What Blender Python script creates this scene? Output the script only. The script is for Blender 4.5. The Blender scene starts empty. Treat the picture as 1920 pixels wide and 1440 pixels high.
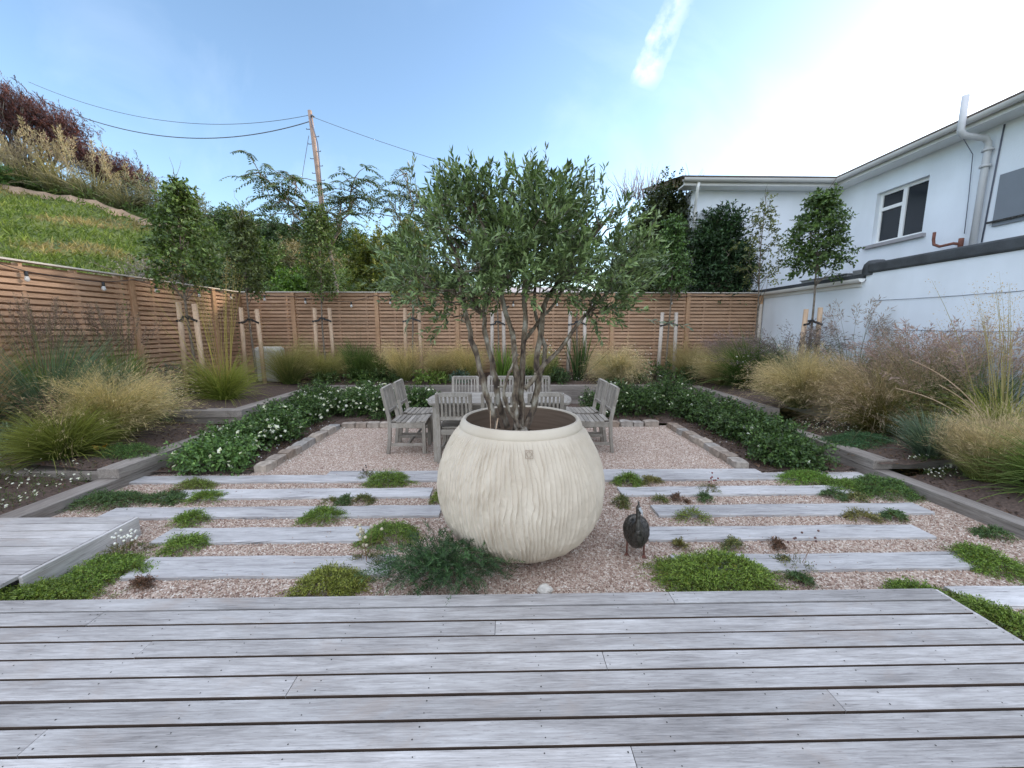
import bpy, math, random
import numpy as np
from mathutils import Vector, Matrix
R = math.radians
rng = np.random.default_rng(7)
random.seed(7)
scene = bpy.context.scene
COL = scene.collection

# ------------------------------------------------------------------ helpers
def nrm(v):
    return v / np.maximum(np.linalg.norm(v, axis=-1, keepdims=True), 1e-9)

def tag(o, label=None, cat=None, group=None, kind=None):
    if label: o['label'] = label
    if cat: o['category'] = cat
    if group: o['group'] = group
    if kind: o['kind'] = kind
    return o

def thing(name, label, cat, loc=(0, 0, 0), rz=0.0, group=None):
    o = bpy.data.objects.new(name, None)
    o.empty_display_size = 0.1
    COL.objects.link(o)
    o.location = loc
    o.rotation_euler = (0, 0, rz)
    return tag(o, label, cat, group)

class MB:
    """collects geometry for one mesh object"""
    def __init__(self):
        self.v, self.c, self.f = [], [], []
        self.n = 0
    def add(self, v, f, col=(1, 1, 1), mat=0, smooth=False):
        v = np.asarray(v, float).reshape(-1, 3)
        f = np.asarray(f, int)
        col = np.asarray(col, float)
        if col.ndim == 1: col = np.tile(col, (len(v), 1))
        self.v.append(v); self.c.append(col); self.f.append((f + self.n, mat, smooth))
        self.n += len(v)
    def box(self, x0, x1, y0, y1, z0, z1, col=(1, 1, 1), mat=0):
        v = [(x, y, z) for z in (z0, z1) for y in (y0, y1) for x in (x0, x1)]
        f = [(0, 2, 3, 1), (4, 5, 7, 6), (0, 1, 5, 4), (2, 6, 7, 3), (0, 4, 6, 2), (1, 3, 7, 5)]
        self.add(v, f, col, mat)
    def bar(self, a, b, w, h, up=(0, 0, 1), col=(1, 1, 1), mat=0):
        """a square bar from a to b, w across and h along up"""
        a, b, up = np.array(a, float), np.array(b, float), np.array(up, float)
        d = nrm(b - a); s = nrm(np.cross(d, up)); u = np.cross(s, d)
        v = [p + s * i * w / 2 + u * j * h / 2 for p in (a, b) for j in (-1, 1) for i in (-1, 1)]
        f = [(0, 2, 3, 1), (4, 5, 7, 6), (0, 1, 5, 4), (2, 6, 7, 3), (0, 4, 6, 2), (1, 3, 7, 5)]
        self.add(v, f, col, mat)
    def tube(self, path, rad, k=6, col=(1, 1, 1), mat=0, caps=True):
        p = np.asarray(path, float); n = len(p)
        r = np.broadcast_to(np.asarray(rad, float), (n,))
        t = np.gradient(p, axis=0); t = nrm(t)
        ref = np.array([0.0, 0, 1]) if abs(t[0][2]) < 0.9 else np.array([1.0, 0, 0])
        rings = []
        for i in range(n):
            s = nrm(np.cross(t[i], ref)); u = np.cross(s, t[i]); ref = u if abs(np.dot(u, t[i])) < .9 else ref
            a = np.arange(k) * 2 * np.pi / k
            rings.append(p[i] + r[i] * (np.cos(a)[:, None] * s + np.sin(a)[:, None] * u))
        v = np.concatenate(rings)
        i, j = np.meshgrid(np.arange(n - 1), np.arange(k), indexing='ij')
        i, j = i.ravel(), j.ravel(); j2 = (j + 1) % k
        self.add(v, np.stack([i * k + j, i * k + j2, (i + 1) * k + j2, (i + 1) * k + j], 1), col, mat, True)
        if caps:
            self.f.append((np.arange(k)[None, ::-1] + self.n - len(v), mat, False))
            self.f.append((np.arange(k)[None, :] + self.n - k, mat, False))
    def lathe(self, prof, c=(0, 0, 0), k=32, col=(1, 1, 1), mat=0):
        prof = np.asarray(prof, float); n = len(prof)
        a = np.arange(k) * 2 * np.pi / k
        v = np.stack([prof[:, 0][:, None] * np.cos(a), prof[:, 0][:, None] * np.sin(a),
                      np.broadcast_to(prof[:, 1][:, None], (n, k))], -1) + np.array(c)
        i, j = np.meshgrid(np.arange(n - 1), np.arange(k), indexing='ij')
        i, j = i.ravel(), j.ravel(); j2 = (j + 1) % k
        self.add(v, np.stack([i * k + j, i * k + j2, (i + 1) * k + j2, (i + 1) * k + j], 1), col, mat, True)
    def build(self, name, mats, parent=None, smooth=None, bevel=0, loc=None, rot=None):
        me = bpy.data.meshes.new(name)
        v = np.concatenate(self.v); c = np.concatenate(self.c)
        me.vertices.add(len(v)); me.vertices.foreach_set('co', v.ravel())
        li = np.concatenate([f.ravel() for f, m, s in self.f])
        sz = np.concatenate([np.full(len(f), f.shape[1]) for f, m, s in self.f])
        mi = np.concatenate([np.full(len(f), m) for f, m, s in self.f])
        sm = np.concatenate([np.full(len(f), s) for f, m, s in self.f])
        me.loops.add(len(li)); me.loops.foreach_set('vertex_index', li.astype(np.int32))
        me.polygons.add(len(sz))
        me.polygons.foreach_set('loop_start', np.concatenate([[0], np.cumsum(sz)[:-1]]).astype(np.int32))
        me.polygons.foreach_set('material_index', mi.astype(np.int32))
        me.polygons.foreach_set('use_smooth', (sm if smooth is None else np.full(len(sz), smooth)).astype(bool))
        at = me.color_attributes.new('Col', 'FLOAT_COLOR', 'POINT')
        at.data.foreach_set('color', np.concatenate([c, np.ones((len(c), 1))], 1).ravel().astype(np.float32))
        me.update(calc_edges=True)
        for m in (mats if isinstance(mats, (list, tuple)) else [mats]): me.materials.append(m)
        o = bpy.data.objects.new(name, me); COL.objects.link(o)
        if parent: o.parent = parent
        if loc is not None: o.location = loc
        if rot is not None: o.rotation_euler = rot
        if bevel:
            b = o.modifiers.new('bevel', 'BEVEL'); b.width = bevel; b.segments = 2; b.limit_method = 'ANGLE'
        return o

def copy_tree(o, parent=None):
    c = o.copy(); COL.objects.link(c)
    if parent: c.parent = parent
    for ch in o.children: copy_tree(ch, c)
    return c

def hsh(ix, iy, iz, s):
    h = (ix * 374761393 + iy * 668265263 + iz * 2147483647 + s * 1274126177) & 0xffffffff
    h = ((h ^ (h >> 13)) * 1274126177) & 0xffffffff
    return ((h ^ (h >> 16)) & 0xffff) / 65535.0
def noise(p, s=0):
    """smooth value noise 0..1 at points p (N,3)"""
    p = np.asarray(p, float); i = np.floor(p).astype(np.int64); f = p - i; f = f * f * (3 - 2 * f)
    out = 0
    for dx in (0, 1):
        for dy in (0, 1):
            for dz in (0, 1):
                w = (f[:, 0] if dx else 1 - f[:, 0]) * (f[:, 1] if dy else 1 - f[:, 1]) * (f[:, 2] if dz else 1 - f[:, 2])
                out = out + w * hsh(i[:, 0] + dx, i[:, 1] + dy, i[:, 2] + dz, s)
    return out

# ------------------------------------------------------------------ materials
def newmat(name):
    m = bpy.data.materials.new(name); m.use_nodes = True
    nt = m.node_tree; nt.nodes.clear()
    out = nt.nodes.new('ShaderNodeOutputMaterial')
    b = nt.nodes.new('ShaderNodeBsdfPrincipled')
    nt.links.new(b.outputs[0], out.inputs[0])
    def N(t, **k):
        n = nt.nodes.new(t)
        for a, v in k.items():
            if a in n.inputs.keys() if isinstance(a, str) else False: n.inputs[a].default_value = v
            else: setattr(n, a, v)
        return n
    return m, nt, b, out, N, nt.links.new

def ramp(N, stops):
    r = N('ShaderNodeValToRGB'); e = r.color_ramp.elements
    while len(e) < len(stops): e.new(0.5)
    for el, (p, c) in zip(e, stops):
        el.position = p; el.color = (*c, 1)
    return r

def simple(name, col, rough=0.6, metal=0.0, var=0.0, scale=8, bump=0.0, bscale=40):
    m, nt, b, out, N, L = newmat(name)
    b.inputs['Roughness'].default_value = rough; b.inputs['Metallic'].default_value = metal
    b.inputs['Base Color'].default_value = (*col, 1)
    tc = N('ShaderNodeTexCoord')
    if var:
        n = N('ShaderNodeTexNoise'); n.inputs['Scale'].default_value = scale; n.inputs['Detail'].default_value = 6
        L(tc.outputs['Object'], n.inputs['Vector'])
        r = ramp(N, [(0.25, tuple(c * (1 - var) for c in col)), (0.75, tuple(min(1, c * (1 + var)) for c in col))])
        L(n.outputs['Fac'], r.inputs['Fac']); L(r.outputs['Color'], b.inputs['Base Color'])
    if bump:
        n2 = N('ShaderNodeTexNoise'); n2.inputs['Scale'].default_value = bscale; n2.inputs['Detail'].default_value = 5
        L(tc.outputs['Object'], n2.inputs['Vector'])
        bp = N('ShaderNodeBump'); bp.inputs['Strength'].default_value = bump; bp.inputs['Distance'].default_value = 0.01
        L(n2.outputs['Fac'], bp.inputs['Height']); L(bp.outputs[0], b.inputs['Normal'])
    return m

def wood(name, dark, mid, light, axis=0, rough=0.75, island=0.25, grain=1.0, bump=0.35, crack=0.0, stain=None):
    """weathered timber, its grain running along one axis of the object"""
    m, nt, b, out, N, L = newmat(name)
    tc = N('ShaderNodeTexCoord'); oi = N('ShaderNodeObjectInfo'); g = N('ShaderNodeNewGeometry')
    ad = N('ShaderNodeMath', operation='ADD'); L(oi.outputs['Random'], ad.inputs[0]); L(g.outputs['Random Per Island'], ad.inputs[1])
    ml = N('ShaderNodeMath', operation='MULTIPLY'); L(ad.outputs[0], ml.inputs[0]); ml.inputs[1].default_value = 37.0
    va = N('ShaderNodeVectorMath', operation='ADD'); L(tc.outputs['Object'], va.inputs[0]); L(ml.outputs[0], va.inputs[1])
    def nz(along, across, detail, dist=0.0):
        mp = N('ShaderNodeMapping'); s = [across] * 3; s[axis] = along
        mp.inputs['Scale'].default_value = s; L(va.outputs[0], mp.inputs['Vector'])
        n = N('ShaderNodeTexNoise'); n.inputs['Scale'].default_value = 1; n.inputs['Detail'].default_value = detail
        n.inputs['Roughness'].default_value = 0.62; n.inputs['Distortion'].default_value = dist
        L(mp.outputs[0], n.inputs['Vector']); return n
    fine = nz(7 * grain, 150 * grain, 6, 0.8); mid_n = nz(2.2, 22, 6, 1.2); blot = nz(1.6, 6, 4)
    mx = N('ShaderNodeMix', data_type='FLOAT'); mx.inputs[0].default_value = 0.38
    L(fine.outputs['Fac'], mx.inputs[2]); L(mid_n.outputs['Fac'], mx.inputs[3])
    mx2 = N('ShaderNodeMix', data_type='FLOAT'); mx2.inputs[0].default_value = 0.35
    L(mx.outputs[0], mx2.inputs[2]); L(blot.outputs['Fac'], mx2.inputs[3])
    r = ramp(N, [(0.36, dark), (0.5, mid), (0.64, light)]); L(mx2.outputs[0], r.inputs['Fac'])
    hs = N('ShaderNodeHueSaturation'); L(r.outputs['Color'], hs.inputs['Color'])
    mr = N('ShaderNodeMapRange'); mr.inputs[3].default_value = 1 - island; mr.inputs[4].default_value = 1 + island
    fr = N('ShaderNodeMath', operation='FRACT'); L(ad.outputs[0], fr.inputs[0]); L(fr.outputs[0], mr.inputs[0])
    L(mr.outputs[0], hs.inputs['Value'])
    src = hs.outputs[0]
    po = nz(22, 260, 3, .3); pm = N('ShaderNodeMapRange'); pm.inputs[1].default_value = .60; pm.inputs[2].default_value = .72; pm.inputs[4].default_value = .6; L(po.outputs['Fac'], pm.inputs[0])
    px_ = N('ShaderNodeMix', data_type='RGBA'); px_.inputs[7].default_value = (*[c * 0.5 for c in dark], 1); L(pm.outputs[0], px_.inputs[0]); L(src, px_.inputs[6]); src = px_.outputs[2]
    if crack:
        cr = nz(1.1, 34, 4, 1.8)
        cm = N('ShaderNodeMapRange'); cm.inputs[1].default_value = 0.61; cm.inputs[2].default_value = 0.665
        L(cr.outputs['Fac'], cm.inputs[0])
        cx = N('ShaderNodeMix', data_type='RGBA'); cx.inputs[7].default_value = (*[c * 0.35 for c in dark], 1)
        sc = N('ShaderNodeMath', operation='MULTIPLY'); L(cm.outputs[0], sc.inputs[0]); sc.inputs[1].default_value = crack
        L(sc.outputs[0], cx.inputs[0]); L(src, cx.inputs[6]); src = cx.outputs[2]
    if stain:
        sn = nz(2.5, 3.5, 5, .5)
        sm = N('ShaderNodeMapRange'); sm.inputs[1].default_value = 0.56; sm.inputs[2].default_value = 0.72; sm.inputs[4].default_value = 0.6
        L(sn.outputs['Fac'], sm.inputs[0])
        sx = N('ShaderNodeMix', data_type='RGBA'); sx.inputs[7].default_value = (*stain, 1)
        L(sm.outputs[0], sx.inputs[0]); L(src, sx.inputs[6]); src = sx.outputs[2]
    L(src, b.inputs['Base Color'])
    b.inputs['Roughness'].default_value = rough
    bp = N('ShaderNodeBump'); bp.inputs['Strength'].default_value = bump; bp.inputs['Distance'].default_value = 0.004
    L(mx.outputs[0], bp.inputs['Height']); L(bp.outputs[0], b.inputs['Normal'])
    return m

def foliage(name, rough=0.5, trans=0.25, spec=0.4):
    m, nt, b, out, N, L = newmat(name)
    a = N('ShaderNodeVertexColor', layer_name='Col')
    L(a.outputs['Color'], b.inputs['Base Color']); b.inputs['Roughness'].default_value = rough
    b.inputs['Specular IOR Level'].default_value = spec
    t = N('ShaderNodeBsdfTranslucent'); mixc = N('ShaderNodeMixRGB', blend_type='MULTIPLY'); mixc.inputs[0].default_value = 1
    mixc.inputs[2].default_value = (1.3, 1.4, 0.7, 1)
    L(a.outputs['Color'], mixc.inputs[1]); L(mixc.outputs[0], t.inputs['Color'])
    mx = N('ShaderNodeMixShader'); mx.inputs[0].default_value = trans
    L(b.outputs[0], mx.inputs[1]); L(t.outputs[0], mx.inputs[2]); L(mx.outputs[0], out.inputs[0])
    return m

M = {}
M['deck'] = wood('deck_timber', (.19, .174, .163), (.37, .348, .33), (.56, .54, .52), 0, rough=.62, island=.2, stain=(.32, .265, .225))
M['sleeper'] = wood('sleeper_timber', (.22, .205, .20), (.43, .415, .405), (.60, .585, .575), 0, rough=.75, island=.12, crack=.9, bump=.9)
M['beam'] = wood('beam_timber', (.12, .10, .083), (.225, .195, .168), (.34, .305, .27), 0, rough=.8, island=.16, crack=.6, bump=.6)
M['fence'] = wood('cedar_slats', (.28, .165, .095), (.43, .262, .162), (.55, .36, .24), 0, rough=.7, island=.16, bump=.3)
M['post'] = wood('cedar_post', (.28, .155, .08), (.41, .24, .135), (.52, .33, .20), 2, rough=.7, island=.12, bump=.3)
M['cap'] = wood('silvered_cap', (.42, .37, .31), (.55, .50, .44), (.65, .60, .54), 0, rough=.75, island=.1)
M['teak'] = wood('silvered_teak', (.16, .14, .115), (.275, .245, .205), (.40, .37, .325), 0, rough=.75, island=.18, bump=.4)
M['teakz'] = wood('silvered_teak_upright', (.16, .14, .115), (.275, .245, .205), (.40, .37, .325), 2, rough=.75, island=.18, bump=.4)
M['stake'] = wood('pine_stake', (.32, .21, .13), (.45, .31, .20), (.56, .42, .29), 2, rough=.7, island=.12)
M['stake_grey'] = wood('silvered_stake', (.30, .26, .22), (.42, .36, .30), (.52, .46, .40), 2, rough=.75, island=.12)
M['bark'] = simple('bark', (.16, .13, .10), .85, var=.5, scale=25, bump=.8, bscale=60)
M['olive_bark'] = None
M['leaf'] = foliage('leaf', .45, .22)
M['olive_leaf'] = foliage('olive_leaf', .38, .12, .5)
M['blade'] = foliage('grass_blade', .6, .3, .25)
M['petal'] = foliage('petal', .6, .3, .2)
M['black'] = simple('black_plastic', (.012, .012, .013), .5)
M['edge_shade'] = simple('deck_edge_shade', (.075, .05, .035), .9, var=.3, scale=8)  # board sides coloured dark brown to paint the shade in the gaps
M['gap_dark'] = simple('black_gap', (.02, .017, .015), .9)
M['render'] = simple('white_render', (.73, .77, .82), .85, var=.08, scale=1.1, bump=.25, bscale=35)
nt_ = M['render'].node_tree; bs_ = nt_.nodes['Principled BSDF']; ln_ = bs_.inputs['Base Color'].links[0].from_socket
tc_ = nt_.nodes.new('ShaderNodeTexCoord'); mp_ = nt_.nodes.new('ShaderNodeMapping'); mp_.inputs['Scale'].default_value = (1.6, 1.6, .3); nn_ = nt_.nodes.new('ShaderNodeTexNoise'); nn_.inputs['Scale'].default_value = 1.6; nn_.inputs['Detail'].default_value = 7
nt_.links.new(tc_.outputs['Object'], mp_.inputs[0]); nt_.links.new(mp_.outputs[0], nn_.inputs['Vector'])
r_ = ramp(lambda t: nt_.nodes.new(t), [(.36, (.84, .84, .82)), (.6, (1, 1, 1))]); nt_.links.new(nn_.outputs['Fac'], r_.inputs[0])
mm_ = nt_.nodes.new('ShaderNodeMixRGB'); mm_.blend_type = 'MULTIPLY'; mm_.inputs[0].default_value = .3; nt_.links.new(ln_, mm_.inputs[1]); nt_.links.new(r_.outputs[0], mm_.inputs[2]); nt_.links.new(mm_.outputs[0], bs_.inputs['Base Color'])
M['upvc'] = simple('white_upvc', (.78, .78, .77), .35)
M['gutter'] = simple('grey_white_gutter', (.62, .61, .59), .4, var=.08, scale=3)
M['felt'] = simple('dark_felt', (.05, .055, .06), .85, var=.35, scale=6, bump=.4, bscale=50)
M['slate'] = simple('dark_roof', (.075, .06, .055), .8, var=.4, scale=9, bump=.5, bscale=30)
M['leadgrey'] = simple('grey_flashing', (.34, .35, .36), .55, var=.15, scale=5)
M['soilpipe'] = simple('grey_pipe', (.52, .52, .53), .45, var=.06, scale=4)
M['panelgrey'] = simple('grey_board', (.18, .20, .225), .8, var=.08, scale=2, bump=.5, bscale=120)
M['sill'] = simple('grey_sill', (.30, .29, .30), .7, var=.1)
M['rust'] = simple('rusty_iron', (.16, .06, .04), .8, var=.4, scale=30)
M['iron'] = simple('dark_iron', (.07, .065, .058), .42, metal=.7, var=.85, scale=55, bump=.9, bscale=70)
M['polewood'] = simple('creosote_pole', (.27, .19, .15), .8, var=.25, scale=6)
M['wire'] = simple('wire', (.10, .11, .15), .6)
M['stone'] = simple('granite', (.33, .30, .265), .85, var=.35, scale=14, bump=.9, bscale=40)
nt_ = M['stone'].node_tree; oi_ = nt_.nodes.new('ShaderNodeObjectInfo'); r_ = ramp(lambda t: nt_.nodes.new(t), [(0, (.75, .62, .52)), (.35, (1, .95, .9)), (.7, (.8, .85, .9)), (1, (1.3, 1.15, 1.0))]); nt_.links.new(oi_.outputs['Random'], r_.inputs[0])
mm_ = nt_.nodes.new('ShaderNodeMixRGB'); mm_.blend_type = 'MULTIPLY'; mm_.inputs[0].default_value = 1; bs_ = nt_.nodes['Principled BSDF']; ln_ = bs_.inputs['Base Color'].links[0].from_socket
nt_.links.new(ln_, mm_.inputs[1]); nt_.links.new(r_.outputs[0], mm_.inputs[2]); nt_.links.new(mm_.outputs[0], bs_.inputs['Base Color'])
M['rock'] = simple('pale_rock', (.55, .52, .46), .85, var=.25, scale=25, bump=.7, bscale=60)
M['mulch'] = simple('mulch', (.085, .056, .042), .95, var=.6, scale=50, bump=1.0, bscale=90)
M['concrete'] = simple('pale_concrete', (.50, .48, .42), .85, var=.15, scale=9, bump=.4)
M['earth'] = simple('bare_earth', (.25, .175, .115), .95, var=.3, scale=3, bump=.8, bscale=10)
m, nt, b, out, N, L = newmat('window_glass')
b.inputs['Base Color'].default_value = (.018, .022, .028, 1); b.inputs['Roughness'].default_value = .04
b.inputs['Specular IOR Level'].default_value = .5
M['glass'] = m
m, nt, b, out, N, L = newmat('bulb_glass')
b.inputs['Base Color'].default_value = (.85, .85, .83, 1); b.inputs['Roughness'].default_value = .08
b.inputs['Transmission Weight'].default_value = .5; b.inputs['IOR'].default_value = 1.2
M['bulb'] = m

# olive bark: grey with rusty and lichen patches
m, nt, b, out, N, L = newmat('olive_bark')
tc = N('ShaderNodeTexCoord')
n = N('ShaderNodeTexNoise'); n.inputs['Scale'].default_value = 22; n.inputs['Detail'].default_value = 7
mp = N('ShaderNodeMapping'); mp.inputs['Scale'].default_value = (1, 1, .5); L(tc.outputs['Object'], mp.inputs[0]); L(mp.outputs[0], n.inputs['Vector'])
r = ramp(N, [(.36, (.04, .027, .02)), (.46, (.13, .095, .065)), (.55, (.21, .175, .13)), (.68, (.36, .33, .28))]); L(n.outputs['Fac'], r.inputs[0])
L(r.outputs[0], b.inputs['Base Color']); b.inputs['Roughness'].default_value = .85
bp = N('ShaderNodeBump'); bp.inputs['Strength'].default_value = .9; bp.inputs['Distance'].default_value = .012; L(n.outputs['Fac'], bp.inputs['Height']); L(bp.outputs[0], b.inputs['Normal'])
M['olive_bark'] = m

# gravel sheet
m, nt, b, out, N, L = newmat('pink_gravel')
tc = N('ShaderNodeTexCoord')
v = N('ShaderNodeTexVoronoi'); v.inputs['Scale'].default_value = 95; L(tc.outputs['Object'], v.inputs['Vector'])
sep = N('ShaderNodeSeparateColor'); L(v.outputs['Color'], sep.inputs[0])
GRAVEL = [(.0, (.20, .125, .092)), (.3, (.35, .245, .188)), (.6, (.46, .352, .28)), (.85, (.55, .46, .378)), (1.0, (.72, .66, .58))]
r = ramp(N, GRAVEL); L(sep.outputs[0], r.inputs[0])
big = N('ShaderNodeTexNoise'); big.inputs['Scale'].default_value = 1.4; big.inputs['Detail'].default_value = 5; L(tc.outputs['Object'], big.inputs['Vector'])
mr = N('ShaderNodeMapRange'); mr.inputs[3].default_value = .8; mr.inputs[4].default_value = 1.15; L(big.outputs['Fac'], mr.inputs[0])
hs = N('ShaderNodeHueSaturation'); L(r.outputs[0], hs.inputs['Color']); L(mr.outputs[0], hs.inputs['Value'])
L(hs.outputs[0], b.inputs['Base Color']); b.inputs['Roughness'].default_value = .9
bp = N('ShaderNodeBump'); bp.inputs['Strength'].default_value = 1; bp.inputs['Distance'].default_value = .006; bp.invert = True
L(v.outputs['Distance'], bp.inputs['Height']); L(bp.outputs[0], b.inputs['Normal'])
M['gravel'] = m
m, nt, b, out, N, L = newmat('gravel_chips')
g = N('ShaderNodeNewGeometry'); r = ramp(N, GRAVEL); L(g.outputs['Random Per Island'], r.inputs[0]); L(r.outputs[0], b.inputs['Base Color']); b.inputs['Roughness'].default_value = .85
M['chips'] = m

# pot: pale stoneware
m, nt, b, out, N, L = newmat('pale_stoneware')
tc = N('ShaderNodeTexCoord')
n = N('ShaderNodeTexNoise'); n.inputs['Scale'].default_value = 3.5; n.inputs['Detail'].default_value = 8; L(tc.outputs['Object'], n.inputs['Vector'])
r = ramp(N, [(.3, (.47, .40, .31)), (.5, (.53, .458, .362)), (.7, (.58, .508, .408))]); L(n.outputs['Fac'], r.inputs[0])
L(r.outputs[0], b.inputs['Base Color']); b.inputs['Roughness'].default_value = .8
n2 = N('ShaderNodeTexNoise'); n2.inputs['Scale'].default_value = 90; n2.inputs['Detail'].default_value = 4; L(tc.outputs['Object'], n2.inputs['Vector'])
bp = N('ShaderNodeBump'); bp.inputs['Strength'].default_value = .25; bp.inputs['Distance'].default_value = .004; L(n2.outputs['Fac'], bp.inputs['Height']); L(bp.outputs[0], b.inputs['Normal'])
M['pot'] = m
m, nt, b, out, N, L = newmat('raw_clay_inside')
tc = N('ShaderNodeTexCoord'); mp = N('ShaderNodeMapping'); mp.inputs['Scale'].default_value = (2, 2, 45); L(tc.outputs['Object'], mp.inputs[0])
n = N('ShaderNodeTexNoise'); n.inputs['Scale'].default_value = 1; n.inputs['Detail'].default_value = 5; L(mp.outputs[0], n.inputs['Vector'])
r = ramp(N, [(.3, (.26, .185, .13)), (.7, (.36, .265, .195))]); L(n.outputs['Fac'], r.inputs[0]); L(r.outputs[0], b.inputs['Base Color']); b.inputs['Roughness'].default_value = .85
M['clay'] = m

# hillside
m, nt, b, out, N, L = newmat('hill_grass')
tc = N('ShaderNodeTexCoord')
n = N('ShaderNodeTexNoise'); n.inputs['Scale'].default_value = .9; n.inputs['Detail'].default_value = 9; n.inputs['Roughness'].default_value = .65; L(tc.outputs['Object'], n.inputs['Vector'])
r = ramp(N, [(.32, (.035, .05, .014)), (.48, (.09, .125, .026)), (.6, (.13, .155, .036)), (.72, (.18, .15, .07))]); L(n.outputs['Fac'], r.inputs[0])
L(r.outputs[0], b.inputs['Base Color']); b.inputs['Roughness'].default_value = .9
n2 = N('ShaderNodeTexNoise'); n2.inputs['Scale'].default_value = 6; n2.inputs['Detail'].default_value = 8; L(tc.outputs['Object'], n2.inputs['Vector'])
bp = N('ShaderNodeBump'); bp.inputs['Strength'].default_value = .8; bp.inputs['Distance'].default_value = .15; L(n2.outputs['Fac'], bp.inputs['Height']); L(bp.outputs[0], b.inputs['Normal'])
M['hill'] = m

# ------------------------------------------------------------------ plant generators
def vivid(c):
    c = np.asarray(c, float); m = c.max(-1, keepdims=True); return c * (1 + .5 * np.clip((.38 - m) / .15, 0, 1) * .8)

def leaves(mb, P, D, Nn, ln, wd, col, mat=0, fold=.18):
    """one folded diamond leaf per row"""
    P, D, Nn = map(np.asarray, (P, D, Nn)); n = len(P)
    ln = np.broadcast_to(ln, (n,))[:, None]; wd = np.broadcast_to(wd, (n,))[:, None]
    D = nrm(D); S = nrm(np.cross(D, Nn)); U = np.cross(S, D)
    tip = P + D * ln; mid = P + D * ln * .45 + U * wd * fold
    v = np.stack([P, mid + S * wd * .5, tip, mid - S * wd * .5], 1).reshape(-1, 3)
    k = np.arange(n)[:, None] * 4
    mb.add(v, np.concatenate([k + [0, 1, 2], k + [0, 2, 3]]), np.repeat(vivid(col), 4, 0), mat)

def mixcol(a, b, t):
    t = np.asarray(t)[:, None]; return np.array(a) * (1 - t) + np.array(b) * t

def sprigs(mb, P, D, L, nl, ll, lw, ang, cA, cB, droop=0.0, up=0.0, jit=.25, mat=0, vary=.35, stem=None):
    """leafy shoots: nl leaves up each stem"""
    P = np.asarray(P, float); S = len(P); D = nrm(np.asarray(D, float)); L = np.broadcast_to(L, (S,))
    t = (np.arange(nl) + .6) / nl
    bend = np.array([0, 0, -droop])
    pos = P[:, None] + D[:, None] * (L[:, None] * t)[..., None] + bend * (L[:, None] * t ** 2)[..., None]
    tan = nrm(D[:, None] + bend * 2 * t[None, :, None])
    ref = nrm(np.cross(D, rng.normal(size=(S, 3)))); ref2 = np.cross(D, ref)
    a = (np.arange(nl) * 2.4)[None] + rng.uniform(0, 6.28, (S, nl)) * .35 + rng.uniform(0, 6.28, (S, 1))
    side = ref[:, None] * np.cos(a)[..., None] + ref2[:, None] * np.sin(a)[..., None]
    d = nrm(tan * math.cos(ang) + side * math.sin(ang) + rng.normal(size=(S, nl, 3)) * jit + np.array([0, 0, up]))
    nn = nrm(tan * .5 + np.array([0, 0, .8]) + rng.normal(size=(S, nl, 3)) * .5)
    br = rng.uniform(1 - vary, 1 + vary, (S, 1)) * rng.uniform(.8, 1.2, (S, nl))
    col = mixcol(cA, cB, rng.uniform(0, 1, S * nl) ** 1.3) * br.reshape(-1, 1)
    leaves(mb, pos.reshape(-1, 3), d.reshape(-1, 3), nn.reshape(-1, 3), ll * rng.uniform(.7, 1.15, S * nl), lw * rng.uniform(.8, 1.1, S * nl), col, mat)
    if stem is not None:
        end = pos[:, -1]; s = nrm(np.cross(D, rng.normal(size=(S, 3)))) * (stem[1])
        v = np.stack([P - s, P + s, end], 1).reshape(-1, 3)
        mb.add(v, np.arange(S * 3).reshape(-1, 3), stem[0], mat)

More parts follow.
